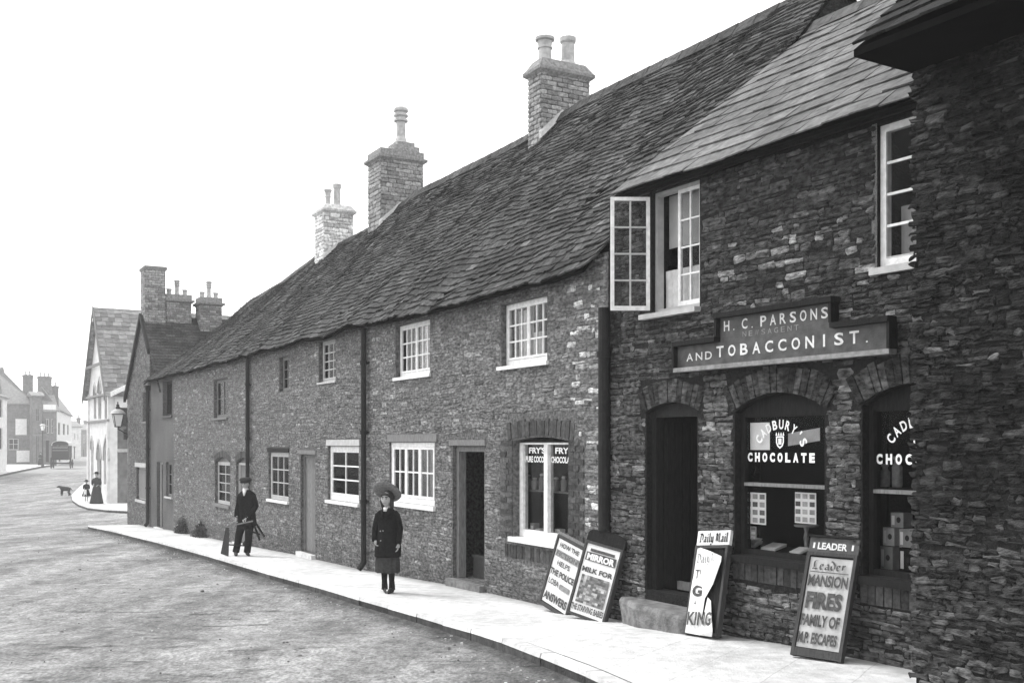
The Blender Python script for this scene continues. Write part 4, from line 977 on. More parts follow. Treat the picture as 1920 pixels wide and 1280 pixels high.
# ------------------------------------------------------------------ shop sign
sg = Thing(S, 'shop_sign', 'stepped wooden fascia board lettered H.C. PARSONS and TOBACCONIST above the shop windows', 'sign', u=su(1460), v=-.03, z=CAMZ+.78)
a, b, c, e = su(1267, -.08), su(1666, -.08), su(1347, -.08), su(1557, -.08)
zb_, zm, zt = CAMZ+.785, CAMZ+1.005, CAMZ+1.235
mb = MB(); mb.prism([(a, zb_), (b, zb_), (b, zm), (e, zm), (e, zt), (c, zt), (c, zm), (a, zm)], -.055, -.002); bd = sg.part('board', mb, 'sign_board')
mb = MB()
for p in ((a-.02, b+.02, zb_-.045, zb_-.002),): mb.box(p[0], p[1], -.10, -.002, p[2], p[3])
mb2 = MB()
for p in ((a-.02, c-.022, zm+.002, zm+.05), (e+.022, b+.02, zm+.002, zm+.05), (c-.04, e+.04, zt+.002, zt+.05)): mb2.box(p[0], p[1], -.12, -.002, p[2], p[3])
for p in ((a-.03, a-.002, zb_, zm), (b+.002, b+.03, zb_, zm), (c-.03, c-.002, zm+.052, zt), (e+.002, e+.03, zm+.052, zt)): mb2.box(p[0], p[1], -.11, -.002, p[2], p[3])
sg.part('lower_moulding', mb, 'mid_grey'); sg.part('moulding', mb2, 'dark_wood')
mb = MB(); y = -.058
spaced(mb, 'H.C.PARSONS', su(1357, -.06), su(1552, -.06), CAMZ+1.105, CAMZ+1.205, y, .015, .62)
spaced(mb, 'TOBACCONIST.', su(1343, -.06), su(1640, -.06), CAMZ+.855, CAMZ+.965, y, .02, .62)
spaced(mb, 'AND', su(1287, -.06), su(1333, -.06), CAMZ+.845, CAMZ+.925, y, .01, .7)
sg.part('lettering', mb, 'sign_letter', bd)
mb = MB(); spaced(mb, 'NEWSAGENT', su(1392, -.06), su(1497, -.06), CAMZ+1.03, CAMZ+1.08, y, .0, .6); sg.part('faded_lettering', mb, 'mid_grey', bd)

# ------------------------------------------------------------------ lettering on the shop glass
def glass_text(W, d_, first):
    y = vS+.041; mb = MB(); x0 = su(1402, y) if first else su(1643, y); w = su(1527, y)-su(1402, y)
    spaced(mb, 'CHOCOLATE', x0, x0+w, CAMZ-.178, CAMZ-.088, y, .06, .66)
    cx = x0+w*.5; arc_text(mb, "CADBURY'S", cx, CAMZ-.16, .30, .085, .06, -54, 60, y)
    H.part('lettering', mb, 'glass_letter', W)
    m2 = MB(); z = CAMZ+.02; sh = [(-.05, .05), (.05, .05), (.05, -.01), (.035, -.045), (0, -.07), (-.035, -.045), (-.05, -.01)]
    inn_ = [(-.036, .036), (.036, .036), (.036, -.008), (.025, -.035), (0, -.052), (-.025, -.035), (-.036, -.008)]
    m2.prism([(cx+p, z+q) for p, q in sh], y-.0, y+.0015, holes=[[(cx+p, z+q) for p, q in inn_]])
    for p in (-.045, -.015, .015, .045): m2.add([(cx+p-.012, y, z+.056), (cx+p+.012, y, z+.056), (cx+p, y, z+.09)], [(0, 1, 2)])
    m2.box(cx-.02, cx+.02, y, y+.001, z-.03, z+.028)
    H.part('emblem', m2, 'glass_letter', W)
glass_text(SW1, W1, True); glass_text(SW2, W2, False)
W_, u0, u1, z0, z1, v0, mid = SHOPWIN_A
mb = MB(); y = v0+.036
zt1, zt0 = C.z(1000, 838), C.z(1000, 850); zs1, zs0 = C.z(1000, 855), C.z(1000, 867)
def latin(mb, s, x0, x1, a, b): text(mb, s, x0, x1, a, b, y, .035)
latin(mb, "FRY'S", u0+.19, mid-.09, zt0, zt1); latin(mb, 'PURE COCOA', u0+.10, mid-.055, zs0, zs1)
latin(mb, "FRY'S", mid+.16, u1-.10, zt0, zt1); latin(mb, 'CHOCOLATE', mid+.055, u1-.09, zs0, zs1)
A.part('lettering', mb, 'glass_letter', W_)

# ------------------------------------------------------------------ newspaper boards
def board_axes(BL, BR, TC, F, vtop, dz=0.01):
    L_ = ground_at(*BL, dz); R_ = ground_at(*BR, dz); L_.z = pave_z(L_.y)+dz; R_.z = pave_z(R_.y)+dz; O = (L_+R_)/2
    u = F.u(TC[0], vtop); T_ = F.w(u, vtop, F.z(TC[0], TC[1], vtop)); up = T_-O; h = up.length; Z = up.normalized()
    X = (R_-L_); w = X.length; X = (X-Z*X.dot(Z)).normalized(); Y = Z.cross(X)
    return Matrix(((X.x, Y.x, Z.x, O.x), (X.y, Y.y, Z.y, O.y), (X.z, Y.z, Z.z, O.z), (0, 0, 0, 1))), w, h
class Board:
    def __init__(s, name, label, cat, mat, group=None):
        s.o = empty(name, (0, 0, 0), label, cat, group); s.o.matrix_world = mat
    def part(s, name, mb, mat, parent=None): return link(name, mb, mat, parent or s.o)
def wavy_sheet(poly_w, x0, x1, z0, z1, y, amp=.006, n=10, m=14, cutfn=None):
    mb = MB(); vs = []
    for j in range(m+1):
        for i in range(n+1):
            x = x0+(x1-x0)*i/n; z = z0+(z1-z0)*j/m; vs.append((x, y-abs(amp*smoothn(x*7, z*7, y*50))*1.5, z))
    mb.add(vs, [(j*(n+1)+i, j*(n+1)+i+1, (j+1)*(n+1)+i+1, (j+1)*(n+1)+i) for j in range(m) for i in range(n)]); return mb
GB = 'newspaper boards leaning on the wall'
# board 4, the county paper
m4, w, h = board_axes((1486, 1229), (1578, 1241), (1568, 1010), S, -.03)
b4 = Board('newspaper_board', 'tall newspaper board headed LEADER with MANSION FIRES bill, between the two arched shop windows', 'newspaper board', m4, GB)
def frame_board(B_, w, h, head, headmat, arch=False, side=.03):
    mb = MB(); mb.box(-w/2, w/2, -.012, .012, 0.0, h-head); B_.part('backing', mb, 'dark_wood')
    mb = MB(); mb.box(-w/2-.008, -w/2+.022, -.035, .03, 0, h-head); mb.box(w/2-.022, w/2+.008, -.035, .03, 0, h-head); mb.box(-w/2+.022, w/2-.022, -.034, .02, 0.005, side); mb.box(-w/2+.022, w/2-.022, -.034, .02, h-head-.03, h-head)
    B_.part('frame', mb, 'board_wood')
    mb = MB()
    if arch: mb.prism([(-w/2-.006, h-head+.002), (w/2+.006, h-head+.002), (w/2+.006, h-head*.45)]+[(w/2*math.cos(t), h-head*.45+head*.42*math.sin(t)**.7) for t in [R(20+14*i) for i in range(11)]]+[(-w/2-.006, h-head*.45)], -.02, .02)
    else: mb.box(-w/2-.006, w/2+.006, -.02, .02, h-head+.002, h)
    return B_.part('header', mb, headmat)
hd = frame_board(b4, w, h, .135, 'sign_board', side=.075)
mb = MB(); text(mb, 'LEADER', -w*.33, w*.28, h-.107, h-.045, -.023, .03); text(mb, 'I', -w*.43, -w*.39, h-.10, h-.05, -.023, .0); text(mb, 'I', w*.37, w*.41, h-.10, h-.05, -.023, .0); b4.part('lettering', mb, 'paper', hd)
mb = MB(); mb.box(-w/2-.02, w/2+.02, -.045, .02, h, h+.018); b4.part('top_moulding', mb, 'dark_wood')
iw = w/2-.028; pz0, pz1 = .082, h-.18
pp = b4.part('bill', wavy_sheet(0, -iw, iw, pz0, pz1, -.016), 'grey_paper'); ph = pz1-pz0; y = -.029
mb = MB(); blackletter(mb, 'Leader', -iw*.86, iw*.72, pz1-ph*.135, pz1-ph*.035, y, .085)
text(mb, 'MANSION', -iw*.93, iw*.93, pz1-ph*.325, pz1-ph*.195, y, .03); text(mb, 'FIRES', -iw*.88, iw*.80, pz1-ph*.575, pz1-ph*.385, y, .05)
text(mb, 'FAMILY OF', -iw*.97, iw*.85, pz1-ph*.765, pz1-ph*.635, y, .04); text(mb, 'M.P. ESCAPES', -iw*.97, iw*.85, pz1-ph*.955, pz1-ph*.83, y, .04)
mb.box(-iw*.9, iw*.9, y, y+.001, pz1-ph*.168, pz1-ph*.160)
b4.part('lettering', mb, 'soft_ink', pp)
# board 3, torn bill
m3, w, h = board_axes((1288, 1187), (1347, 1196), (1342, 995), S, -.03)
b3 = Board('newspaper_board', 'newspaper board headed Daily Mail with a torn curling bill, beside the shop doorstep', 'newspaper board', m3, GB)
hd = frame_board(b3, w, h, .15, 'paper'); mb = MB(); blackletter(mb, 'Daily Mail', -w*.44, w*.46, h-.115, h-.025, -.022, .10); b3.part('lettering', mb, 'ink', hd)
def torn(poly, y0, bulge):
    me = MB(); tr = tessellate_polygon([[Vector((p[0], p[1], 0)) for p in poly]]); V = [(p[0], y0-p[2], p[1]) for p in poly]
    me.add(V, [tuple(t) for t in tr]); me.add([(a_, b_+.002, c_) for a_, b_, c_ in V], [tuple(reversed(t)) for t in tr]); return me
hh_ = h-.15; X_ = lambda t: -w/2+w*t; Z_ = lambda t: hh_*t
poly = [(X_(.02), Z_(.02), .01), (X_(.5), Z_(.0), .012), (X_(.5), Z_(.22), .012), (X_(.53), Z_(.40), .02), (X_(.75), Z_(.56), .03), (X_(1.0), Z_(.80), .07), (X_(.97), Z_(.86), .06), (X_(.5), Z_(.93), .02), (X_(.06), Z_(.985), .005), (X_(.03), Z_(.5), .01)]
bl_ = b3.part('bill', torn(poly, -.026, 0), 'paper')
poly = [(X_(.5), Z_(.0), .03), (X_(.92), Z_(-.01), .035), (X_(1.04), Z_(.05), .09), (X_(1.02), Z_(.12), .1), (X_(.86), Z_(.17), .04), (X_(.7), Z_(.38), .012), (X_(.58), Z_(.42), .01), (X_(.53), Z_(.2), .014)]
b3.part('bill_flap', torn(poly, -.022, 0), 'paper')
mb = MB(); yy = lambda x: -.049-max(0, (x-X_(.5)))*.55*.5
blackletter(mb, 'Daily M', X_(.12), X_(.82), Z_(.80), Z_(.90), -.060, .05); mb.v = [(p[0], -.049-max(0, p[0]-X_(.45))*.42, p[2]) for p in mb.v]
text(mb, 'THE', X_(.12), X_(.55), Z_(.62), Z_(.72), -.046, .0); text(mb, 'G', X_(.10), X_(.42), Z_(.42), Z_(.55), -.046, .05); text(mb, 'A', X_(.2), X_(.28), Z_(.33), Z_(.37), -.046, .0)
text(mb, 'KING', X_(.10), X_(.94), Z_(.10), Z_(.25), -.066, .03); mb.v = [(p[0], min(p[1], -.045) if p[0] < X_(.5) else min(p[1], -.066-max(0, p[0]-X_(.6))*.3), p[2]) for p in mb.v]
b3.part('lettering', mb, 'soft_ink', bl_)
# board 2, illustrated paper
m2_, w, h = board_axes((1064, 1158), (1135, 1164), (1143, 996), S, -.05)
b2 = Board('newspaper_board', 'newspaper board with dark rounded top and a MIRROR picture bill, nearest the stone doorstep', 'newspaper board', m2_, GB)
hd = frame_board(b2, w, h, .16, 'dark_wood', arch=True)
iw = w/2-.026; pz0, pz1 = .035, h-.19; ph = pz1-pz0; y = -.029
pp = b2.part('bill', wavy_sheet(0, -iw, iw, pz0, pz1, -.016), 'paper')
mb = MB(); z_ = lambda t: pz1-ph*t
mb.box(-iw*.7, iw*.75, y, y+.001, z_(.10), z_(.06))
mb.prism([(-iw*.88, z_(.235)), (iw*.9, z_(.235)), (iw*.9, z_(.115)), (-iw*.88, z_(.115))], y, y+.0008)
text(mb, 'MILK FOR', -iw*.9, iw*.92, z_(.40), z_(.325), y, .04); text(mb, 'THE STARVING BABIES', -iw*.98, iw*.96, z_(.955), z_(.865), y, .03)
b2.part('lettering', mb, 'soft_ink', pp)
mb = MB(); text(mb, 'MIRROR', -iw*.8, iw*.84, z_(.225), z_(.13), y-.002, .05); b2.part('title_lettering', mb, 'paper', pp)
mb = MB()
for j in range(13):
    for i in range(10):
        x = -iw*.82+iw*1.66*i/10; z = z_(.84)+ph*.40*j/13; t = .35+1.6*abs(smoothn(i*.45, j*.42, 4.2))*1.6; t *= rnd.uniform(.7, 1.3)
        mb.add([(x, y, z), (x+iw*.166, y, z), (x+iw*.166, y, z+ph*.031), (x, y, z+ph*.031)], [(0, 1, 2, 3)], min(t, 2.6))
b2.part('picture', mb, 'mid_grey', pp)
# board 1
m1_, w, h = board_axes((1014, 1142), (1063, 1151), (1077, 1009), C, -.06)
w += .05
b1 = Board('newspaper_board', 'narrow newspaper board with ANSWERS bill under the cocoa shop window, leftmost of the four boards', 'newspaper board', m1_, GB)
frame_board(b1, w, h, .035, 'dull_wood', side=.05)
iw = w/2-.024; pz0, pz1 = .06, h-.075; ph = pz1-pz0; y = -.029
pp = b1.part('bill', wavy_sheet(0, -iw, iw, pz0, pz1, -.016), 'paper'); mb = MB(); z_ = lambda t: pz1-ph*t
text(mb, 'HOW THE', -iw*.75, iw*.75, z_(.115), z_(.04), y, .03); text(mb, 'HELPS', -iw*.6, iw*.4, z_(.39), z_(.31), y, .02)
text(mb, 'THE POLICE', -iw*.95, iw*.93, z_(.555), z_(.455), y, .04); text(mb, 'LOBA', -iw*.85, -iw*.05, z_(.70), z_(.61), y, .02); text(mb, 'ANSWERS', -iw*.93, iw*.9, z_(.95), z_(.82), y, .04)
b1.part('lettering', mb, 'soft_ink', pp)
mb = MB(); mb.box(-iw*.9, iw*.9, y, y+.001, z_(.265), z_(.165)); mb.box(iw*.02, iw*.8, y, y+.001, z_(.71), z_(.63)); b1.part('tinted_band', mb, 'mid_grey', pp)
mb = MB(); text(mb, 'FICTION', -iw*.8, iw*.8, z_(.25), z_(.18), y-.002, .0); b1.part('band_lettering', mb, 'soft_ink', pp)

# ------------------------------------------------------------------ goods and bills behind the shop glass
def flat_bill(px, py0, py1, label, v, cells=None, mat='paper', skew=0, name='window_bill', F=S, cat='bill', group=None):
    u0, u1 = F.u(px[0], v), F.u(px[1], v); xm = (px[0]+px[1])/2; z1, z0 = F.z(xm, py0, v), F.z(xm, py1, v)
    T = Thing(F, name, label, cat, u=(u0+u1)/2, v=v, z=z0, group=group); mb = MB()
    mb.hexa([(u0, v+.002, z0), (u1, v+.002, z0+skew), (u1, v+.004, z0+skew), (u0, v+.004, z0), (u0+.005, v, z1), (u1, v-.0, z1+skew), (u1, v+.003, z1+skew), (u0+.005, v+.003, z1)])
    p = T.part('sheet', mb, 'white_sheet' if mat == 'paper' else mat)
    if cells:
        c = MB(); nx, nz_ = cells; W_, H_ = u1-u0, z1-z0
        for i in range(nx):
            for j in range(nz_):
                a = u0+W_*(i+.14)/nx; b = a+W_*.72/nx; q = z0+H_*(j+.2)/nz_+skew*(i+.5)/nx
                c.add([(a, v-.003, q), (b, v-.003, q), (b, v-.003, q+H_*.62/nz_), (a, v-.003, q+H_*.62/nz_)], [(0, 1, 2, 3)], rnd.uniform(.2, 2.2))
        T.part('picture', c, 'mid_grey', p)
    return T
vi = vS+.075
flat_bill((1398, 1443), 792, 843, 'large plain white sheet hung in the upper left of the left shop window', vi)
flat_bill((1477, 1537), 812, 836, 'pale slanting paper strip across the upper right of the left shop window', vi, mat='grey_paper', skew=.05)
flat_bill((1397, 1436), 923, 982, 'sheet of small pictures hanging in the lower left of the left shop window', vi, (3, 4), group='picture bills in the shop window')
flat_bill((1490, 1530), 923, 981, 'sheet of small pictures hanging in the lower right of the left shop window', vi, (3, 4), group='picture bills in the shop window')
flat_bill((1397, 1418), 986, 1010, 'small grey card of goods under the lower left picture sheet', vi, (2, 3), mat='card')
bedz = W1[2]+.032
def paper_pile(px, v, w, d_, n, label, F=S, z=None, tilt=.04):
    u = F.u(px, v); z = bedz if z is None else z; T = Thing(F, 'newspaper_pile', label, 'newspapers', u=u, v=v, z=z); mb = MB()
    for i in range(n):
        o = rnd.uniform(-.012, .012); mb.hexa([(u-w/2+o, v-d_/2, z+i*.009), (u+w/2+o, v-d_/2, z+i*.009), (u+w/2+o, v+d_/2, z+i*.009+tilt), (u-w/2+o, v+d_/2, z+i*.009+tilt), (u-w/2+o, v-d_/2, z+i*.009+.007), (u+w/2+o, v-d_/2, z+i*.009+.007), (u+w/2+o, v+d_/2, z+i*.009+tilt+.007), (u-w/2+o, v+d_/2, z+i*.009+tilt+.007)])
    T.part('papers', mb, 'paper')
paper_pile(1450, .36, .19, .16, 3, 'white folded papers lying mid window on the left shop window bed')
paper_pile(1500, .34, .13, .14, 2, 'small white papers beside the display stand in the left shop window')
paper_pile(1414, .4, .12, .1, 6, 'low box of papers at the left corner of the left shop window bed')
# display stand with tray
v = .45; u = su(1512, v); T = Thing(S, 'display_stand', 'small turned display stand with flat tray in the left shop window', 'stand', u=u, v=v, z=bedz)
mb = MB(); mb.lathe([(.075, 0), (.07, .02), (.02, .03), (.022, .1), (.03, .14), (.018, .2), (.03, .25)], (u, v, bedz), 12); T.part('stem', mb, 'card'); mb = MB(); mb.lathe([(.11, .25), (.12, .265), (.11, .27)], (u, v, bedz), 16); T.part('tray', mb, 'grey_paper')
# cartons in the right window
bed2 = W2[2]+.032; k = 0
spots = [(1662, .30, .0, .13, .2, 'card'), (1700, .30, .0, .15, .2, 'dark_wood'), (1666, .30, .205, .12, .16, 'grey_paper'), (1698, .30, .205, .13, .16, 'card'), (1682, .30, .37, .13, .13, 'card')]
labs = ['grey carton at the bottom left of the stack in the right shop window', 'dark carton at the bottom right of the stack in the right shop window', 'pale carton in the middle row left of the right window stack', 'grey carton in the middle row right of the right window stack', 'grey carton topping the stack in the right shop window']
for (px, v, dz, w, hh_, mt), lb in zip(spots, labs):
    u = su(px, v); z = bed2+dz; T = Thing(S, 'carton', lb, 'carton', u=u, v=v, z=z, group='cartons stacked in the shop window'); mb = MB(); mb.box(u-w/2, u+w/2, v, v+.12, z, z+hh_-.004); p = T.part('box', mb, mt)
    mb = MB(); mb.box(u-w*.42, u-w*.2, v-.002, v-.0005, z+.02, z+hh_-.03); T.part('label_strip', mb, 'paper', p)
    mb = MB(); mb.lathe([(.02, 0), (.02, .002)], (0, 0, 0), 10); mb.v = [(u+w*.12+a*1.1, v-.001-c*.5, z+hh_*.5+b*1.3) for a, b, c in mb.v]; T.part('printed_spot', mb, 'ink', p)
v = .28; u = su(1672, v); zj = W2[2]+(W2[3]-W2[2])*.495+.03
sh_ = Thing(S, 'glass_shelf', 'narrow shelf behind the transom of the right shop window', 'shelf', u=u, v=v, z=zj-.02); mb = MB(); mb.box(W2[0]+.08, W2[1]-.08, .23, .4, zj-.02, zj-.003); sh_.part('board', mb, 'dark_wood')
for i, (px, hj, lb) in enumerate([(1655, .2, 'tall grey sweet jar on the shelf of the right shop window'), (1678, .27, 'tallest grey bottle beside the sweet jar in the right shop window')]):
    u = su(px, v+.02); T = Thing(S, 'sweet_jar', lb, 'jar', u=u, v=v, z=zj); mb = MB(); mb.lathe([(.04, 0), (.045, .02), (.045, hj*.65), (.025, hj*.78), (.025, hj*.88)], (u, v+.05, zj), 14); p = T.part('body', mb, 'mid_grey'); mb = MB(); mb.lathe([(.032, hj*.88), (.034, hj*.97), (.02, hj)], (u, v+.05, zj), 14); T.part('lid', mb, 'card', p)
# goods in the cocoa window
W_, u0, u1, z0, z1, v0, mid = SHOPWIN_A
sh_ = Thing(C, 'display_shelf', 'narrow wooden shelf across the middle of the cocoa shop window', 'shelf', u=(u0+u1)/2, v=.35, z=z0+.62); mb = MB(); mb.box(u0-.5, u1-.02, .24, .42, z0+.62, z0+.637); sh_.part('board', mb, 'dull_wood')
for i, t in enumerate([.10, .22, .36, .62, .76, .9]):
    uu = u0-.3+(u1-u0)*t; hj = [.2, .16, .22, .18, .2, .16][i]
    T = Thing(C, 'sweet_jar', ['first pale jar from the left', 'short jar second from the left', 'tall jar beside the white mullion', 'jar just right of the white mullion', 'second jar right of the mullion', 'short jar at the right end'][i]+' on the cocoa window shelf', 'jar', u=uu, v=.33, z=z0+.637, group='jars on the cocoa window shelf')
    mb = MB(); mb.lathe([(.035, 0), (.042, .015), (.042, hj*.7), (.026, hj*.8), (.026, hj*.86)], (uu, .33, z0+.638), 12, rnd.uniform(.6, 1.5)); p = T.part('body', mb, 'card'); mb = MB(); mb.lathe([(.03, hj*.86), (.03, hj*.96), (.015, hj)], (uu, .33, z0+.638), 12); T.part('lid', mb, 'grey_paper', p)
for i, (t, w, hj, dz) in enumerate([(.15, .12, .1, 0), (.3, .1, .13, 0), (.2, .1, .09, .105), (.44, .1, .1, 0), (.66, .12, .16, 0), (.8, .1, .12, 0), (.92, .1, .2, 0)]):
    uu = u0-.16+(u1-u0)*t; zz = z0+.0+dz
    T = Thing(C, 'cocoa_tin', ['wide tin at the left end', 'second tin from the left', 'tin standing on the wide left tin', 'tin in front of the mullion', 'tall tin right of the mullion', 'plain tin second from the right', 'tallest tin at the right end'][i]+' of the cocoa window bed', 'tin', u=uu, v=.3, z=zz, group='tins in the cocoa window')
    mb = MB(); mb.box(uu-w/2, uu+w/2, .225, .31, zz, zz+hj); p = T.part('box', mb, ['grey_paper', 'paper', 'card'][i % 3]); mb = MB(); mb.box(uu-w*.3, uu+w*.3, .221, .2235, zz+hj*.2, zz+hj*.65); T.part('label_strip', mb, ['ink', 'mid_grey', 'paper'][i % 3], p)

# ------------------------------------------------------------------ hall beyond the side street
HF = Frame((-20.95, 55.5), R(30.7))
T = Thing(HF, 'arched_hall', 'tall pale rendered hall with pointed windows and steep gable beyond the side street', 'hall', u=-3.3, z=-1.3)
ul = HF.u(166); ap = ul/2; az = HF.z(187, 577); ez = HF.z(208, 727); gb_ = -1.5
hs = []; 
def lancet(px0, px1, py0, py1):
    a, b = HF.u(px0), HF.u(px1); xm = (px0+px1)/2; z0, z1 = HF.z(xm, py1), HF.z(xm, py0); zs = z1-(b-a)*.8; c = (a+b)/2
    return [(a, z0), (b, z0), (b, zs), (b-(b-a)*.12, zs+(z1-zs)*.55), (c, z1), (a+(b-a)*.12, zs+(z1-zs)*.55), (a, zs)]
ars = [lancet(170.5, 175.5, 820, 905), lancet(182, 190, 826, 942), lancet(194.5, 205, 818, 908), lancet(176, 180.5, 720, 785), lancet(184, 190, 710, 785), lancet(196, 201, 728, 785)]
mb = MB(); mb.prism([(ul, gb_), (0, gb_), (0, ez), (ap, az), (ul, ez)], 0, .4, holes=ars); mb.box(ul, ul+.4, .4, 14, gb_, ez); mb.prism([(ul, gb_), (0, gb_), (0, ez), (ap, az), (ul, ez)], 13.6, 14)
wl = T.part('wall', mb, 'pale_render')
mb = MB(); mb.box(-.4, 0, .4, 13.6, gb_, ez); T.part('side_wall', mb, 'far_wall', wl)
for i, poly in enumerate(ars):
    xs = [p[0] for p in poly]; zs_ = [p[1] for p in poly]; mb = MB(); mb.prism(poly, .18, .22); 
    if i == 1: dd = T.part('door', mb, 'dark_wood'); g = MB(); g.bar(((min(xs)+max(xs))/2+.1, .14, -.1), ((min(xs)+max(xs))/2+.1, .18, -.1), .03, 6); T.part('handle', g, 'iron', dd)
    else:
        W_ = T.part('window', mb, 'dark_wood' if i > 2 else 'grey_paper'); g = MB(); xm = (min(xs)+max(xs))/2
        g.box(xm-.025, xm+.025, .14, .18, min(zs_), max(zs_)-.1)
        for q in range(1, 5): zq = min(zs_)+(max(zs_)-min(zs_))*q/5.5; g.box(min(xs), max(xs), .15, .178, zq-.02, zq+.02)
        T.part('glazing_bars', g, 'dull_wood', W_)
    # pointed hood moulding
    hm = MB(); c = (min(xs)+max(xs))/2; out = [(c+(x-c)*1.22, z+.12) for x, z in poly[2:]]; inn_ = poly[2:]
    for k in range(len(inn_)-1): hm.hexa([(inn_[k][0], -.06, inn_[k][1]), (inn_[k+1][0], -.06, inn_[k+1][1]), (inn_[k+1][0], .01, inn_[k+1][1]), (inn_[k][0], .01, inn_[k][1]), (out[k][0], -.06, out[k][1]), (out[k+1][0], -.06, out[k+1][1]), (out[k+1][0], .01, out[k+1][1]), (out[k][0], .01, out[k][1])])
    T.part('hood_mould', hm, 'grey_paint', wl)
mb = MB(); mb.box(ul-.05, .05, -.12, -.002, HF.z(190, 791), HF.z(190, 787)); mb.box(ul-.1, -.0+.1, -.18, -.002, HF.z(170, 744)-.1, HF.z(170, 744)+.0); T.part('string_course', mb, 'mid_grey', wl)
for ue in (ul+.02, -.3):
    mb = MB(); mb.box(ue, ue+.28, -.1, -.003, gb_, HF.z(190, 791)-.01); mb.box(ue, ue+.28, -.06, -.003, HF.z(190, 787)+.01, ez-.1); T.part('pilaster', mb, 'pale_render', wl)
mb = MB(); slope_tiles(mb, .3, ap, ez-.42, az+.05, -.25, 14.2, .3, .4, .04); slope_tiles(mb, ul-.3, ap, ez-.42, az+.05, -.25, 14.2, .3, .4, .04); rf = T.part('roof', mb, 'far_roof')
mb = MB()
for ue, s_ in ((.32, 1), (ul-.32, -1)): mb.hexa([(ue, -.32, ez-.6), (ap, -.32, az-.15), (ap, -.26, az-.15), (ue, -.26, ez-.6), (ue, -.32, ez-.3), (ap, -.32, az+.15), (ap, -.26, az+.15), (ue, -.26, ez-.3)])
mb.box(ul+.9, -.9, -.3, -.24, HF.z(187, 688), HF.z(187, 688)+.15); T.part('bargeboard', mb, 'dull_wood', rf)
un = MB(); un.hexa([(.25, 0, ez-.42), (.25, 14, ez-.42), (ap, 14, az-.05), (ap, 0, az-.05), (.25, 0, ez-.38), (.25, 14, ez-.38), (ap, 14, az), (ap, 0, az)]); un.hexa([(ul-.25, 0, ez-.42), (ul-.25, 14, ez-.42), (ap, 14, az-.05), (ap, 0, az-.05), (ul-.25, 0, ez-.38), (ul-.25, 14, ez-.38), (ap, 14, az), (ap, 0, az)]); T.part('roof_boarding', un, 'roof_under', rf)
# gablet on the side wall with its white verge
mb = MB(); v1_ = 3.6; za = ez+1.5; mb.add([(.02, .25, ez-1.0), (.02, v1_*2, ez-1.0), (.02, v1_*2, ez-.3), (.02, v1_, za), (.02, .25, ez-.25), (.14, .25, ez-1.0), (.14, v1_*2, ez-1.0), (.14, v1_*2, ez-.3), (.14, v1_, za), (.14, .25, ez-.25)], [(0, 1, 2, 3, 4), (9, 8, 7, 6, 5), (0, 5, 6, 1), (1, 6, 7, 2), (2, 7, 8, 3), (3, 8, 9, 4), (4, 9, 5, 0)])
gg = T.part('gablet', mb, 'pale_render', wl)
mb = MB(); mb.hexa([(.1, .0, ez-.45), (.1, v1_, za-.1), (.5, v1_, za-.1), (.5, .0, ez-.45), (.1, .0, ez-.2), (.1, v1_, za+.15), (.5, v1_, za+.15), (.5, .0, ez-.2)]); mb.hexa([(.1, v1_*2+.2, ez-.45), (.1, v1_, za-.1), (.5, v1_, za-.1), (.5, v1_*2+.2, ez-.45), (.1, v1_*2+.2, ez-.2), (.1, v1_, za+.15), (.5, v1_, za+.15), (.5, v1_*2+.2, ez-.2)]); T.part('white_verge', mb, 'white_paint', wl)
mb = MB(); mb.box(.0, .06, .35, 1.0, CAMZ+.9, ez-.55); mb.box(.0, .05, .7, 2.2, CAMZ+.2, CAMZ+.75); sw = T.part('side_window', mb, 'dark_wood')
mb = MB(); mb.box(.0, .06, 1.15, 2.3, CAMZ+.0, CAMZ+.62); T.part('notice', mb, 'grey_paper', wl); mb = MB(); mb.box(.0, .06, .4, 2.6, CAMZ-.45, CAMZ-.28); T.part('string_band', mb, 'grey_paper', wl)

# ------------------------------------------------------------------ street lamp on the corner house
zc = CAMZ+(831-787)/FOC*40.2; cx_, cv = C.u(221, -.55), -.55
L = Thing(C, 'street_lamp', 'glazed wall lantern on an iron bracket at the side street corner', 'lamp', u=cx_, v=cv, z=zc-.35)
def lantern(L, u, v, z, s=1.0):
    mb = MB(); n = 4
    for a in range(4):
        t = math.pi/4+a*math.pi/2; t2 = t+math.pi/2
        mb.bar((u+.13*s*math.cos(t), v+.13*s*math.sin(t), z-.30*s), (u+.24*s*math.cos(t), v+.24*s*math.sin(t), z+.15*s), .014*s, 6)
        mb.bar((u+.24*s*math.cos(t), v+.24*s*math.sin(t), z+.15*s), (u+.24*s*math.cos(t2), v+.24*s*math.sin(t2), z+.15*s), .016*s, 6)
        mb.bar((u+.13*s*math.cos(t), v+.13*s*math.sin(t), z-.3*s), (u+.13*s*math.cos(t2), v+.13*s*math.sin(t2), z-.3*s), .016*s, 6)
    f = L.part('lantern_frame', mb, 'iron')
    mb = MB(); q = [[(u+r*s*math.cos(math.pi/4+a*math.pi/2), v+r*s*math.sin(math.pi/4+a*math.pi/2), z+zz*s) for a in range(4)] for r, zz in ((.125, -.29), (.232, .14))]; mb.loft(q); L.part('lantern_glass', mb, 'opal_glass', f)
    mb = MB(); mb.lathe([(.27*s, .16*s), (.26*s, .19*s), (.2*s, .27*s), (.1*s, .33*s), (.05*s, .34*s)], (u, v, z), 16); cp = L.part('lantern_top', mb, 'grey_paint', f)
    mb = MB(); mb.lathe([(.07*s, .34*s), (.08*s, .40*s), (.05*s, .44*s), (.06*s, .48*s), (.02*s, .52*s), (.02*s, .6*s)], (u, v, z), 10); L.part('finial', mb, 'iron', cp)
lantern(L, cx_, cv, zc+.02)
mb = MB(); ue, ve = UDE+.03, .0
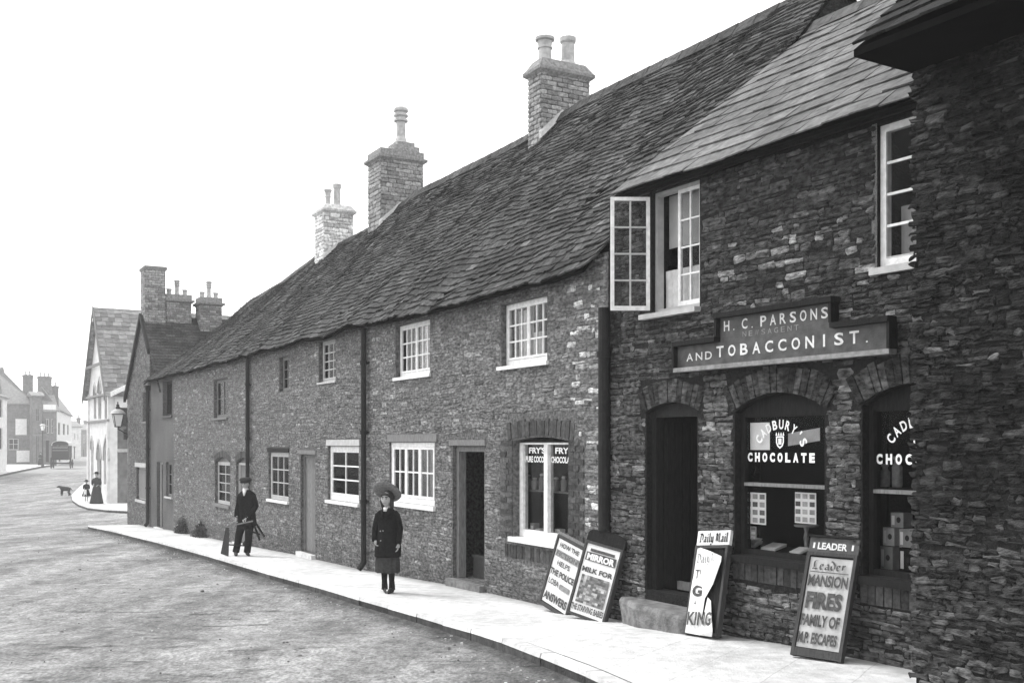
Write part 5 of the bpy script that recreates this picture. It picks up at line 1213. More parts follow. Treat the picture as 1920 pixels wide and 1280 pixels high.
mb.bar((cx_, cv, zc-.33), (ue, ve-.0, zc-.05), .02, 6); mb.bar((cx_, cv, zc-.36), (ue, ve, zc-.55), .018, 6); mb.bar((ue, ve-.02, zc-.7), (ue, ve-.02, zc+.1), .03, 6)
L.part('bracket', mb, 'iron')

# ------------------------------------------------------------------ far side of the street
def far_frame(pxl, Yl, pxr, Yr):
    a = ((pxl-HX)/FOC*Yl, Yl); b = ((pxr-HX)/FOC*Yr, Yr); l = math.hypot(b[0]-a[0], b[1]-a[1]); X = ((b[0]-a[0])/l, (b[1]-a[1])/l)
    return Frame(a, math.atan2(X[0], -X[1])), l
def far_house(name, label, pxl, Yl, pxr, Yr, eavey, ridgey, depth, wall, roof='far_roof', wins=(), hip=(0, 0), ridx=None, cat='house'):
    F, l = far_frame(pxl, Yl, pxr, Yr); T = Thing(F, name, label, cat, u=l/2, z=-.9); xm = (pxl+pxr)/2
    ze = F.z(xm, eavey); zr = CAMZ+(HY-ridgey)/FOC*F.w(l/2, depth/2).y; g = -1.2; mb = MB()
    holes = []; ws = []
    for (a, b, c, d_, m) in wins:
        u0, u1 = F.u(a), F.u(b); zz = [F.z((a+b)/2, d_), F.z((a+b)/2, c)]; ws.append((u0, u1, zz[0], zz[1], m))
        if m != 'paper' and u0 > .05 and u1 < l-.05: holes.append([(u0, zz[0]), (u1, zz[0]), (u1, zz[1]), (u0, zz[1])])
    mb.prism([(0, g), (l, g), (l, ze), (0, ze)], 0, .4, holes=holes)
    gx = [(0, .4, 0), (l, l-.4, 1)]
    for u_, ui, k in gx:
        h_ = ze if hip[k] else zr
        pl = [(.0, g), (depth, g), (depth, ze)]+([] if hip[k] else [(depth/2, zr)])+[(.0, ze)]
        V = [(u_, p[0]+.001 if p[0] == 0 else p[0], p[1]) for p in pl]+[(ui, p[0]+.001 if p[0] == 0 else p[0], p[1]) for p in pl]; n = len(pl)
        mb.add(V, [tuple(range(n)), tuple(reversed(range(n, 2*n)))]+[(i, (i+1) % n, n+(i+1) % n, n+i) for i in range(n)])
    mb.box(.4, l-.4, depth-.3, depth, g, ze); wl = T.part('wall', mb, wall)
    rb = MB(); o = .25; h0, h1 = hip
    V = [(-o, -o, ze-.05), (l+o, -o, ze-.05), (l+o, depth+o, ze-.05), (-o, depth+o, ze-.05), (h0*depth/2-(0 if h0 else o), depth/2, zr), (l-h1*depth/2+(0 if h1 else o), depth/2, zr)]
    V += [(x, y, z+.14) for x, y, z in V]
    fs = [(0, 1, 5, 4), (2, 3, 4, 5), (1, 2, 5), (3, 0, 4)]; top = [tuple(i+6 for i in f) for f in fs]
    rb.add(V, [tuple(reversed(f)) for f in fs]+top+[(0, 1, 7, 6), (1, 2, 8, 7), (2, 3, 9, 8), (3, 0, 6, 9)]); rf = T.part('roof', rb, roof)
    for (u0, u1, z0, z1, m) in ws:
        if m == 'paper': mb = MB(); mb.box(u0, u1, -.05, -.002, z0, z1); mb.box(u0+.1, u1-.1, -.06, -.052, z0+(z1-z0)*.4, z0+(z1-z0)*.42); T.part('bill', mb, 'paper', wl); continue
        if m == 'door': mb = MB(); mb.box(u0, u1, .2, .26, z0, z1); dd = T.part('door', mb, 'dark_wood'); mb = MB(); mb.box(u0-.1, u1+.1, -.06, -.002, z1, z1+.15); T.part('door_hood', mb, 'dull_wood', dd); continue
        mb = MB(); rect_frame(mb, u0, u1, z0, z1, .1 if u0 > .05 and u1 < l-.05 else -.03, .16, .09); W_ = T.part('window', mb, m); g_ = MB(); vv = .12 if u0 > .05 and u1 < l-.05 else -.01
        g_.box(u0+.09, u1-.09, vv, vv+.02, z0+.09, z1-.09); T.part('pane', g_, 'dark_wood', W_); b_ = MB(); xm_ = (u0+u1)/2; zm_ = (z0+z1)/2
        b_.box(xm_-.035, xm_+.035, vv-.03, vv-.002, z0+.09, z1-.09); b_.box(u0+.09, u1-.09, vv-.025, vv-.004, zm_-.03, zm_+.03); T.part('glazing_bars', b_, m, W_)
    return T, F, l, ze, zr, rf
def far_chimney(T, F, rf, pxa, pxb, pyt, v, z0, pots=2):
    a, b = F.u(pxa, v), F.u(pxb, v); zt = CAMZ+(HY-pyt)/FOC*F.w(a, v).y; mb = MB(); mb.box(a, b, v, v+.8, z0, zt); mb.box(a-.08, b+.08, v-.08, v+.88, zt-.25, zt-.1); c = T.part('chimney', mb, 'far_wall')
    for i in range(pots): pot(T, c, a+(b-a)*(i+.7)/(pots+.4), v+.4, zt, .5, .13, 1)
T, F, l, ze, zr, rf = far_house('white_house', 'white rendered house cut by the left edge, at the far bend', -70, 84, 13, 104, 737, 700, 8, 'pale_render', wins=[(-2, 4.5, 748, 782, 'dull_wood'), (-2, 4.5, 802, 842, 'dull_wood'), (-30, -22, 748, 782, 'dull_wood')])
T, F, l, ze, zr, rf = far_house('brick_house', 'dark brick house with hipped roof and pasted white bills at the far bend', 10, 133, 61, 134.7, 757, 689, 9, 'far_wall', wins=[(16, 35, 822, 843, 'grey_paint'), (29, 50, 785, 815, 'paper'), (31, 57, 844, 866, 'paper')], hip=(0, 1))
far_chimney(T, F, rf, 44, 62, 702, 6.5, ze, 2)
T, F, l, ze, zr, rf = far_house('entrance_block', 'narrow dark house with tall double doorway, left of the wagon', 61.5, 132.6, 79, 133.2, 742, 736, 3, 'far_wall', wins=[(64.5, 69.5, 817, 866, 'door'), (72, 77, 817, 866, 'door'), (67, 74, 765, 790, 'dull_wood')])
T, F, l, ze, zr, rf = far_house('signed_shop', 'shop with a long white signboard under its eaves, behind the wagon', 79.5, 133.5, 106, 134.4, 770, 742, 6, 'far_wall', wins=[(84, 92, 785, 812, 'grey_paint'), (96, 103, 785, 812, 'grey_paint'), (83, 92, 825, 866, 'door')], cat='shop')
mb = MB(); mb.box(.08, l-.08, -.15, -.01, CAMZ+(831-771)/FOC*133.6, CAMZ+(831-758)/FOC*133.6); T.part('signboard', mb, 'white_paint')
far_chimney(T, F, rf, 72, 97, 705, 3, ze, 3); far_chimney(T, F, rf, 99, 110, 723, 5, ze, 1)
T, F, l, ze, zr, rf = far_house('pale_house', 'pale fronted house with long slate roof, right of the signed shop', 106.5, 136, 134, 170, 774, 738, 3.6, 'pale_render', wins=[(109, 113, 792, 815, 'dull_wood'), (118, 122, 794, 815, 'dull_wood'), (126, 129, 796, 815, 'dull_wood'), (110, 115, 835, 866, 'door'), (120, 125, 838, 855, 'dull_wood')])
T, F, l, ze, zr, rf = far_house('low_house', 'low grey house at the far end of the street, right of the wagon', 134, 182, 152, 183, 800, 790, 8, 'pale_render', wins=[(138, 141, 812, 824, 'grey_paint'), (145, 147, 814, 824, 'grey_paint'), (138, 141, 838, 860, 'door')])
far_chimney(T, F, rf, 146, 151, 783, 4, ze, 1)
T, F, l, ze, zr, rf = far_house('distant_house', 'most distant house closing the view beside the pale hall', 152, 225, 176, 226.5, 806, 796, 8, 'far_wall', wins=[(156, 160, 815, 830, 'grey_paint'), (155, 158, 842, 862, 'door')])
far_chimney(T, F, rf, 158, 163, 788, 4, ze, 1)
# lamp standard by the entrance block
gp = Vector(((80-HX)/FOC*122, 122, pave_z(122)-.1)); FL = Frame((gp.x, gp.y), R(90)); hz_ = CAMZ+(831-797)/FOC*122
L = Thing(FL, 'street_lamp', 'distant lamp standard with white topped lantern by the dark double doorway', 'lamp', z=gp.z)
mb = MB(); mb.lathe([(.16, 0), (.16, .3), (.09, .4), (.07, .9), (.05, 1.0), (.045, hz_-gp.z-.6)], (0, 0, gp.z), 10); L.part('post', mb, 'iron')
mb = MB(); mb.bar((-.5, 0, hz_-.85), (.5, 0, hz_-.85), .03, 6); L.part('ladder_bar', mb, 'iron'); lantern(L, 0, 0, hz_-.25, 1.25)

# ------------------------------------------------------------------ plants at the foot of the wall
def shrub(px, w, h, d_, n, label):
    u = C.u(px, -.12); z = C.gz(u); T = Thing(C, 'shrub', label, 'shrub', u=u, v=-.1, z=z, group='shrubs growing against the cottage wall'); st = MB(); lf = MB()
    for i in range(9):
        a = rnd.uniform(-1, 1)*w*.4; st.bar((u+a*.3, -.08, z-.03), (u+a, -.1-rnd.random()*d_*.5, z+h*rnd.uniform(.5, .9)), .008, 5, .003)
    for i in range(n):
        a = rnd.gauss(0, .28)*w; zz = abs(rnd.gauss(0, .42))*h; 
        if zz > h*(1.1-.8*abs(a)/w*1.4): continue
        v = -.03-rnd.random()*d_*(1-zz/h*.6); r = rnd.uniform(.015, .04); c = Vector((u+a, v, z+zz)); e1 = Vector((rnd.gauss(0, 1), rnd.gauss(0, 1), rnd.gauss(0, 1))).normalized(); e2 = e1.cross(Vector((rnd.gauss(0, 1), rnd.gauss(0, 1), rnd.gauss(0, 1)))).normalized()
        lf.add([c-e1*r, c+e2*r*.5, c+e1*r, c-e2*r*.5], [(0, 1, 2, 3)], rnd.uniform(.5, 1.8))
    T.part('stem', st, 'bark'); T.part('foliage', lf, 'leaf')
shrub(340, .8, .5, .25, 1100, 'low dark creeper spreading at the wall foot beside the rendered cottage')
shrub(374, .9, .45, .25, 1100, 'low dark shrub at the wall foot below the arched cottage window')

# ------------------------------------------------------------------ people and animals
def skin_part(pts, edges, root=0, sub=2):           # pts: (x, y, z, radius)
    me = bpy.data.meshes.new('s'); me.from_pydata([p[:3] for p in pts], edges, []); o = bpy.data.objects.new('s', me); COL.objects.link(o)
    bm = bmesh.new(); bm.from_mesh(me); sk = bm.verts.layers.skin.verify()
    for i, v in enumerate(bm.verts): v[sk].radius = (pts[i][3], pts[i][4] if len(pts[i]) > 4 else pts[i][3]); v[sk].use_root = (i == root)
    bm.to_mesh(me); bm.free()
    o.modifiers.new('a', 'SKIN').use_smooth_shade = True; q = o.modifiers.new('b', 'SUBSURF'); q.levels = q.render_levels = sub
    dg = bpy.context.evaluated_depsgraph_get(); dg.update(); m2 = bpy.data.meshes.new_from_object(o.evaluated_get(dg))
    vs = [tuple(v.co) for v in m2.vertices]; fs = [tuple(p.vertices) for p in m2.polygons]; bpy.data.objects.remove(o); bpy.data.meshes.remove(me); bpy.data.meshes.remove(m2); return vs, fs
def head_part(c, s=1.0, turn=0, tilt=0):
    vs = []; nu, nv = 28, 20; g = lambda x, z, a, b, w: math.exp(-((x-a)**2+(z-b)**2)/(w*w))
    for j in range(nv+1):
        ph = math.pi*j/nv
        for i in range(nu):
            t = 2*math.pi*i/nu; x, y, z = math.sin(ph)*math.sin(t), -math.sin(ph)*math.cos(t), math.cos(ph)
            X, Y, Z = x*.072, y*.088, z*.108; k = 1-.28*max(0, -z)**1.5; X *= k; Y *= 1-.12*max(0, -z)
            if y < 0:
                n_ = g(X, Z, 0, -.022, .012)*.022+g(X, Z, 0, -.004, .009)*.010; e_ = (g(X, Z, .027, .008, .013)+g(X, Z, -.027, .008, .015))*.018
                l_ = g(X, Z, 0, -.055, .016)*.008; c_ = g(X, Z, 0, -.09, .02)*.008; b_ = g(X, Z, 0, .03, .03)*.004; Y -= n_-e_+l_+c_+b_
            if abs(x) > .85 and abs(z) < .35: X += math.copysign(.008, x)*(1-abs(z)/.35)
            vs.append((X, Y, Z))
    fs = [(j*nu+i, j*nu+(i+1) % nu, (j+1)*nu+(i+1) % nu, (j+1)*nu+i) for j in range(nv) for i in range(nu)]
    M_ = Matrix.Translation(c) @ Matrix.Rotation(turn, 4, 'Z') @ Matrix.Rotation(tilt, 4, 'X') @ Matrix.Scale(s, 4); return [tuple(M_ @ Vector(v)) for v in vs], fs, M_
def hand_part(wrist, dirn, palm, s=1.0, curl=.5, side=1):
    d_ = Vector(dirn).normalized(); n_ = Vector(palm); n_ = (n_-d_*n_.dot(d_)).normalized(); a_ = d_.cross(n_)*side; w_ = Vector(wrist); vs = []; fs = []
    pts = [w_, w_+d_*.035*s, w_+d_*.075*s]; v, f = skin_part([(*p, r*s, r2*s) for p, r, r2 in zip(pts, (.020, .030, .032), (.016, .014, .013))], [(0, 1), (1, 2)], 0, 1); vs += v; fs += f
    for i, ln in enumerate((.062, .070, .066, .052)):
        b = w_+d_*.07*s+a_*(.024-.016*i)*s; c = b; ch = [(*c, .0085*s)]
        for k in range(3):
            an = curl*(k+.6); c = c+(d_*math.cos(an)+n_*math.sin(an))*ln*s/3; ch.append((*c, (.0082-.001*k)*s))
        v, f = skin_part(ch, [(0, 1), (1, 2), (2, 3)], 0, 1); k = len(vs); vs += v; fs += [tuple(k+q for q in t) for t in f]
    b = w_+d_*.025*s+a_*.022*s; ch = [(*b, .010*s), (*(b+(a_*.022+d_*.02+n_*.008)*s), .0095*s), (*(b+(a_*.030+d_*.045+n_*.02)*s), .0085*s)]
    v, f = skin_part(ch, [(0, 1), (1, 2)], 0, 1); k = len(vs); vs += v; fs += [tuple(k+q for q in t) for t in f]; return vs, fs
def ring(c, rx, ry, n=20, ripple=0, k=9, rot=0, seed=0):
    out = []
    for i in range(n):
        t = 2*math.pi*i/n; q = 1+ripple*math.sin(k*t+seed); out.append((c[0]+rx*q*math.cos(t), c[1]+ry*q*math.sin(t), c[2]+(ripple*.08*math.cos(k*t*.5) if ripple else 0)))
    return out
def tube_rings(path, n=14, fold=.0):
    R_ = []; P_ = [Vector(p[:3]) for p in path]; d0 = (P_[1]-P_[0]).normalized(); ref = Vector((1, 0, 0)) if abs(d0.x) < .8 else Vector((0, 1, 0))
    for i, p in enumerate(path):
        d_ = (P_[min(i+1, len(P_)-1)]-P_[max(i-1, 0)]).normalized(); x = (ref-d_*ref.dot(d_)).normalized(); ref = x; y = d_.cross(x)
        R_.append([tuple(P_[i]+(x*math.cos(2*math.pi*k/n)*(1+fold*math.sin(5*k+i*2))+y*math.sin(2*math.pi*k/n)*(1+fold*math.cos(4*k+i)))*p[3]) for k in range(n)])
    return R_
def refine(prof, m=4):                              # smooth interpolation of (z, rx, ry, cx, cy) rings
    out = []
    for a, b in zip(prof, prof[1:]):
        for i in range(m): t = i/m; t = t*t*(3-2*t)*.5+t*.5; out.append([x+(y-x)*t for x, y in zip(a, b)])
    out.append(list(prof[-1])); return out
def garment(prof, n=28, ripple=.0, k=9, wr=.006):
    mb = MB(); R_ = []
    for z, rx, ry, cx, cy in refine(prof):
        r = ring((cx, cy, z), rx, ry, n, ripple, k); R_.append([(x+wr*smoothn(x*14, z*9, y*14), y+wr*smoothn(x*13, z*9, 4+y*9), zz) for x, y, zz in r])
    mb.loft(R_); return mb
class Person:
    def __init__(s, px, py, Yoff, label, rz=0, group=None, dz=0):
        g = ground_at(px, py, dz); s.p = Vector((g.x, g.y, pave_z(g.y)+dz)); s.o = empty('person', s.p, label, 'person', group, rz)
    def part(s, name, mb, mat, parent=None, smooth=True, label=None):
        o = link(name, mb, mat, parent or s.o, smooth=smooth); 
        if label: o['label'] = label
        return o
def face_bits(P_, body, M_, s=1):
    for sx in (-1, 1):
        mb = MB(); mb.lathe([(.001, -.006), (.011, -.005), (.015, 0), (.011, .005), (.001, .006)], (0, 0, 0), 8); mb.v = [tuple(M_ @ Vector((a+sx*.026, -.076+b*.4, .008+c*.9))) for a, b, c in mb.v]; P_.part('eye', mb, 'ink', body)
    mb = MB(); mb.hexa([tuple(M_ @ Vector(q)) for q in [(-.02, -.093, -.057), (.02, -.093, -.057), (.02, -.08, -.057), (-.02, -.08, -.057), (-.02, -.0925, -.051), (.02, -.0925, -.051), (.02, -.08, -.051), (-.02, -.08, -.051)]]); P_.part('mouth', mb, 'dull_wood', body)
    for sx in (-1, 1): mb = MB(); mb.hexa([tuple(M_ @ Vector((sx*a, b, c))) for a, b, c in [(.010, -.090, .024), (.044, -.078, .024), (.044, -.062, .024), (.010, -.074, .024), (.010, -.088, .035), (.044, -.076, .036), (.044, -.06, .036), (.010, -.072, .035)]]); P_.part('eyebrow', mb, 'hair', body)

# the girl on the pavement
GIRL = Person(727, 1110, 0, 'girl in a wide round hat, dark coat and black stockings standing on the pavement', R(-20))
bd = MB(); sk, f = skin_part([(0, 0, .72, .11, .09), (0, 0, .88, .10, .075), (0, 0, 1.06, .11, .07), (0, 0, 1.15, .05), (0, -.01, 1.23, .042), (.12, 0, 1.06, .026), (.188, -.004, .89, .02), (.186, -.04, .70, .018),
   (-.12, 0, 1.06, .026), (-.193, -.004, .887, .02), (-.152, -.085, .735, .018), (.065, 0, .68, .075), (.060, -.0, .40, .034), (.06, .002, .20, .024), (.06, .0, .06, .024), (-.065, 0, .68, .075), (-.052, -.0, .40, .034), (-.052, .002, .20, .024), (-.052, .0, .06, .024)],
   [(0, 1), (1, 2), (2, 3), (3, 4), (2, 5), (5, 6), (6, 7), (2, 8), (8, 9), (9, 10), (0, 11), (11, 12), (12, 13), (13, 14), (0, 15), (15, 16), (16, 17), (17, 18)])
bd.add(sk, f); v, f, HM = head_part((-.008, -.02, 1.295), .98, R(4), R(-3)); bd.add(v, f)
v, f = hand_part((.185, -.045, .69), (.0, -.15, -1), (-1, -.3, 0), .95, .35, -1); bd.add(v, f); v, f = hand_part((-.145, -.085, .735), (.2, -.3, -.9), (1, .2, 0), .9, .6, 1); bd.add(v, f)
body = GIRL.part('body', bd, 'skin'); face_bits(GIRL, body, HM)
coat = garment([(.50, .195, .155, 0, 0), (.62, .19, .145, 0, 0), (.76, .165, .12, 0, 0), (.88, .142, .105, 0, 0), (1.02, .148, .105, 0, 0), (1.09, .135, .088, 0, 0), (1.145, .095, .068, 0, 0), (1.175, .06, .055, 0, -.005)], ripple=.025, k=7, wr=.012)
coat.loft(tube_rings([(.10, 0, 1.115, .04), (.14, 0, 1.07, .050), (.172, 0, .97, .046), (.19, -.005, .88, .043), (.19, -.03, .76, .040), (.187, -.042, .685, .040)], fold=.06))
coat.loft(tube_rings([(-.10, 0, 1.115, .04), (-.14, 0, 1.07, .050), (-.172, 0, .97, .046), (-.195, -.005, .885, .045), (-.178, -.05, .79, .043), (-.152, -.088, .72, .042)], fold=.06))
co = GIRL.part('coat', coat, 'dark_cloth', body)
mb = MB()
for sx in (-1, 1): mb.hexa([(sx*.01, -.115, 1.0), (sx*.10, -.10, 1.04), (sx*.11, -.085, 1.05), (sx*.01, -.10, 1.0), (sx*.03, -.075, 1.165), (sx*.085, -.06, 1.15), (sx*.085, -.04, 1.15), (sx*.03, -.05, 1.165)])
GIRL.part('lapel', mb, 'dark_cloth', co); mb = MB(); mb.hexa([(-.025, -.082, 1.13), (.02, -.082, 1.13), (.02, -.06, 1.13), (-.025, -.06, 1.13), (-.035, -.07, 1.185), (.03, -.07, 1.185), (.03, -.05, 1.185), (-.035, -.05, 1.185)]); GIRL.part('collar', mb, 'paper', co)
for x, z in ((-.05, .86), (-.01, .865), (-.035, .73)):
    mb = MB(); mb.lathe([(.010, 0), (.010, .006), (.005, .009)], (0, 0, 0), 8); mb.v = [(a+x, -c-.117-max(0, .9-z)*.16, b+z) for a, b, c in mb.v]; GIRL.part('button', mb, 'card', co)
GIRL.part('skirt', garment([(.28, .17, .135, 0, 0), (.38, .175, .14, 0, 0), (.56, .16, .12, 0, 0)], 44, .06, 11), 'skirt_cloth', body)
for sx, a in ((-1, -35), (1, -8)):
    x = -.052 if sx < 0 else .06; mb = MB(); mb.loft(tube_rings([(x, 0, .05, .034), (x, .0, .16, .037), (x, .002, .22, .042), (x, -.002, .30, .044), (x, -.002, .50, .05)])); GIRL.part('stocking', mb, 'dark_cloth', body)
    mb = MB(); q = R(a); prof = [(.055, .028, .0), (.03, .04, .012), (-.03, .042, .01), (-.09, .04, .0), (-.13, .026, .0), (-.15, .012, 0)]; R_ = []
    for k, (yy, w, _) in enumerate(prof):
        hgt = [.09, .11, .075, .05, .04, .025][k]; R_.append([(x+math.cos(q)*(w*math.cos(t))-math.sin(-q)*yy*1.0, math.cos(q)*yy+math.sin(q)*w*math.cos(t), max(0, hgt/2+hgt/2*math.sin(t))) for t in [2*math.pi*i/12 for i in range(12)]])
    mb.loft(R_); mb.loft(tube_rings([(x, .01, .04, .045), (x, .01, .10, .042), (x, .0, .20, .036), (x, .0, .21, .034)])); GIRL.part('boot', mb, 'leather', body)
mb = MB(); c = Vector((-.035, .035, 1.38)); tl = R(-44)                 # broad brim tipped back behind the head
prof = [(.085, .0), (.13, -.004), (.18, .002), (.204, .018), (.208, .026), (.2, .026), (.17, .012), (.10, .014), (.09, .05), (.085, .085), (.06, .10), (.0, .104)]
mb.lathe([(.0, -.002)]+prof, (0, 0, 0), 32); M_ = Matrix.Translation(c) @ Matrix.Rotation(tl, 4, 'X'); mb.v = [tuple(M_ @ Vector((a+.006*smoothn(a*9, b*9), b, cc+.012*smoothn(a*7, b*7, 3)))) for a, b, cc in mb.v]; GIRL.part('hat', mb, 'straw', body)
mb = MB(); v, f, _ = head_part((-.006, .022, 1.312), 1.09); mb.add([(a*1.06, max(b, -.062+.0), max(cc, 1.20)) for a, b, cc in v], f)
for sx in (-1, 1): mb.loft(tube_rings([(sx*.066, -.03, 1.33, .028), (sx*.074, -.025, 1.26, .030), (sx*.072, -.01, 1.20, .026), (sx*.064, .0, 1.15, .012)]))
mb.loft(tube_rings([(-.068, -.05, 1.335, .016), (-.045, -.088, 1.362, .018), (0, -.10, 1.372, .02), (.04, -.086, 1.362, .018), (.06, -.05, 1.335, .016)]))
GIRL.part('hair', mb, 'hair', body)

# the man walking with a trestle
MAN = Person(461, 1041, 0, 'man in a flat cap and dark jacket walking along the pavement carrying a wooden trestle', R(-6))
bd = MB(); sk, f = skin_part([(.02, 0, .80, .13, .10), (.02, 0, 1.0, .13, .09), (.02, 0, 1.22, .15, .09), (.02, 0, 1.33, .06), (.01, -.01, 1.41, .05), (.14, 0, 1.24, .026), (.206, .02, 1.03, .03), (.10, -.19, .80, .02),
   (-.10, 0, 1.24, .026), (-.171, .02, 1.03, .03), (-.15, -.12, .80, .02), (.09, 0, .74, .09), (.075, -.04, .45, .045), (.02, .02, .08, .025), (-.06, 0, .74, .08), (-.135, -.015, .45, .045), (-.22, .02, .08, .025)],
   [(0, 1), (1, 2), (2, 3), (3, 4), (2, 5), (5, 6), (6, 7), (2, 8), (8, 9), (9, 10), (0, 11), (11, 12), (12, 13), (0, 14), (14, 15), (15, 16)])
bd.add(sk, f); v, f, HM = head_part((-.0, -.02, 1.475), .93, R(-14)); bd.add(v, f)
v, f = hand_part((.09, -.205, .79), (-.7, -.35, -.5), (0, .5, -1), 1.05, .9, 1); bd.add(v, f); v, f = hand_part((-.15, -.13, .79), (-.1, -.4, -1), (1, 0, 0), 1.0, .8, 1); bd.add(v, f)
body = MAN.part('body', bd, 'skin'); face_bits(MAN, body, HM)
ct = garment([(.62, .205, .15, .02, 0), (.75, .19, .14, .02, 0), (.92, .165, .12, .02, 0), (1.10, .18, .12, .02, 0), (1.24, .185, .105, .02, 0), (1.31, .14, .08, .02, 0), (1.36, .07, .065, .015, -.005)], ripple=.02, k=5, wr=.014)
ct.loft(tube_rings([(.11, 0, 1.295, .045), (.155, 0, 1.24, .058), (.19, .015, 1.12, .056), (.208, .02, 1.03, .056), (.18, -.06, .93, .056), (.13, -.15, .84, .052), (.105, -.185, .805, .050)], fold=.07))
ct.loft(tube_rings([(-.075, 0, 1.295, .045), (-.12, 0, 1.24, .058), (-.15, .015, 1.12, .056), (-.172, .02, 1.03, .056), (-.17, -.04, .92, .056), (-.155, -.11, .82, .05)], fold=.07))
co = MAN.part('jacket', ct, 'dark_cloth', body)
mb = MB()
for path in ([(.085, 0, .80, .10), (.09, -.01, .66, .095), (.078, -.045, .45, .078), (.05, -.01, .24, .072), (.02, .02, .07, .07)], [(-.05, 0, .80, .10), (-.075, 0, .66, .095), (-.135, -.015, .45, .078), (-.185, .01, .24, .072), (-.22, .02, .07, .07)]): mb.loft(tube_rings(path, fold=.05))
MAN.part('trousers', mb, 'dark_cloth', body)
mb = MB(); mb.loft(tube_rings([(.0, -.012, 1.355, .062), (.0, -.014, 1.395, .056)])); mb.hexa([(-.012, -.118, 1.24), (.012, -.118, 1.24), (.012, -.10, 1.24), (-.012, -.10, 1.24), (-.045, -.085, 1.37), (.045, -.085, 1.37), (.045, -.06, 1.37), (-.045, -.06, 1.37)]); MAN.part('collar', mb, 'paper', body)
for x, a in ((.02, -30), (-.22, -20)):
    mb = MB(); q = R(a); R_ = []
    for yy, w, hgt in [(.09, .03, .07), (.06, .05, .13), (-.03, .054, .12), (-.10, .052, .075), (-.18, .044, .055), (-.21, .015, .03)]:
        R_.append([(x+math.cos(q)*(w*math.cos(t))+math.sin(q)*yy, math.cos(q)*yy+math.sin(q)*w*math.cos(t)+.02, max(0, hgt/2+hgt/2*math.sin(t))) for t in [2*math.pi*i/12 for i in range(12)]])
    mb.loft(R_); MAN.part('boot', mb, 'leather', body)
mb = MB(); v, f, _ = head_part((.004, .012, 1.49), 1.0, R(-20)); mb.add([(a, max(b, -.03), max(cc, 1.45)) for a, b, cc in v], f); MAN.part('hair', mb, 'hair', body)
mb = MB(); mb.lathe([(.0, -.012), (.085, -.01), (.10, .0), (.125, .02), (.128, .045), (.115, .07), (.07, .088), (0, .092)], (0, 0, 0), 24); mb.v = [(a*.98, b*1.12-.005-.02*(cc > .0), 1.528+cc+.1*b*.5) for a, b, cc in mb.v]
mb.loft([[(.09*math.cos(t)*k_-.015, -.085-.055*k2*abs(math.sin(t)), 1.522-.016*k2+.004*s2) for t, s2 in [(math.pi*i/10, 1) for i in range(11)]+[(math.pi*i/10, -1) for i in range(10, -1, -1)]] for k_, k2 in ((1, .0), (1, .6), (.8, 1))]); MAN.part('cap', mb, 'skirt_cloth', body)
# what he carries
TR = empty('wooden_trestle', MAN.p, 'old wooden trestle carried low in front of the man in the flat cap', 'trestle', None, R(-6))
def tpart(n, mb, m='dull_wood'): return link(n, mb, m, TR)
mb = MB(); mb.plank((-.31, -.25, .62), (.24, -.24, .735), .05, .03); tpart('rail', mb)
mb = MB(); mb.hexa([(-.48, -.16, .05), (-.30, -.20, .0), (-.30, -.18, .0), (-.48, -.14, .05), (-.33, -.26, .60), (-.26, -.26, .60), (-.26, -.24, .60), (-.33, -.24, .60)]); tpart('end_board', mb, 'board_wood')
for a, b in (((.22, -.24, .76), (.33, -.10, .33)), ((.24, -.20, .75), (.40, -.02, .40))): mb = MB(); mb.plank(a, b, .035, .03); tpart('leg', mb, 'dark_wood')
mb = MB(); mb.plank((.0, -.26, .60), (.34, -.12, .45), .04, .03); tpart('brace', mb, 'dark_wood')
mb = MB(); mb.plank((-.34, -.17, .24), (.0, -.06, .21), .03, .025); tpart('stretcher', mb, 'dark_wood')

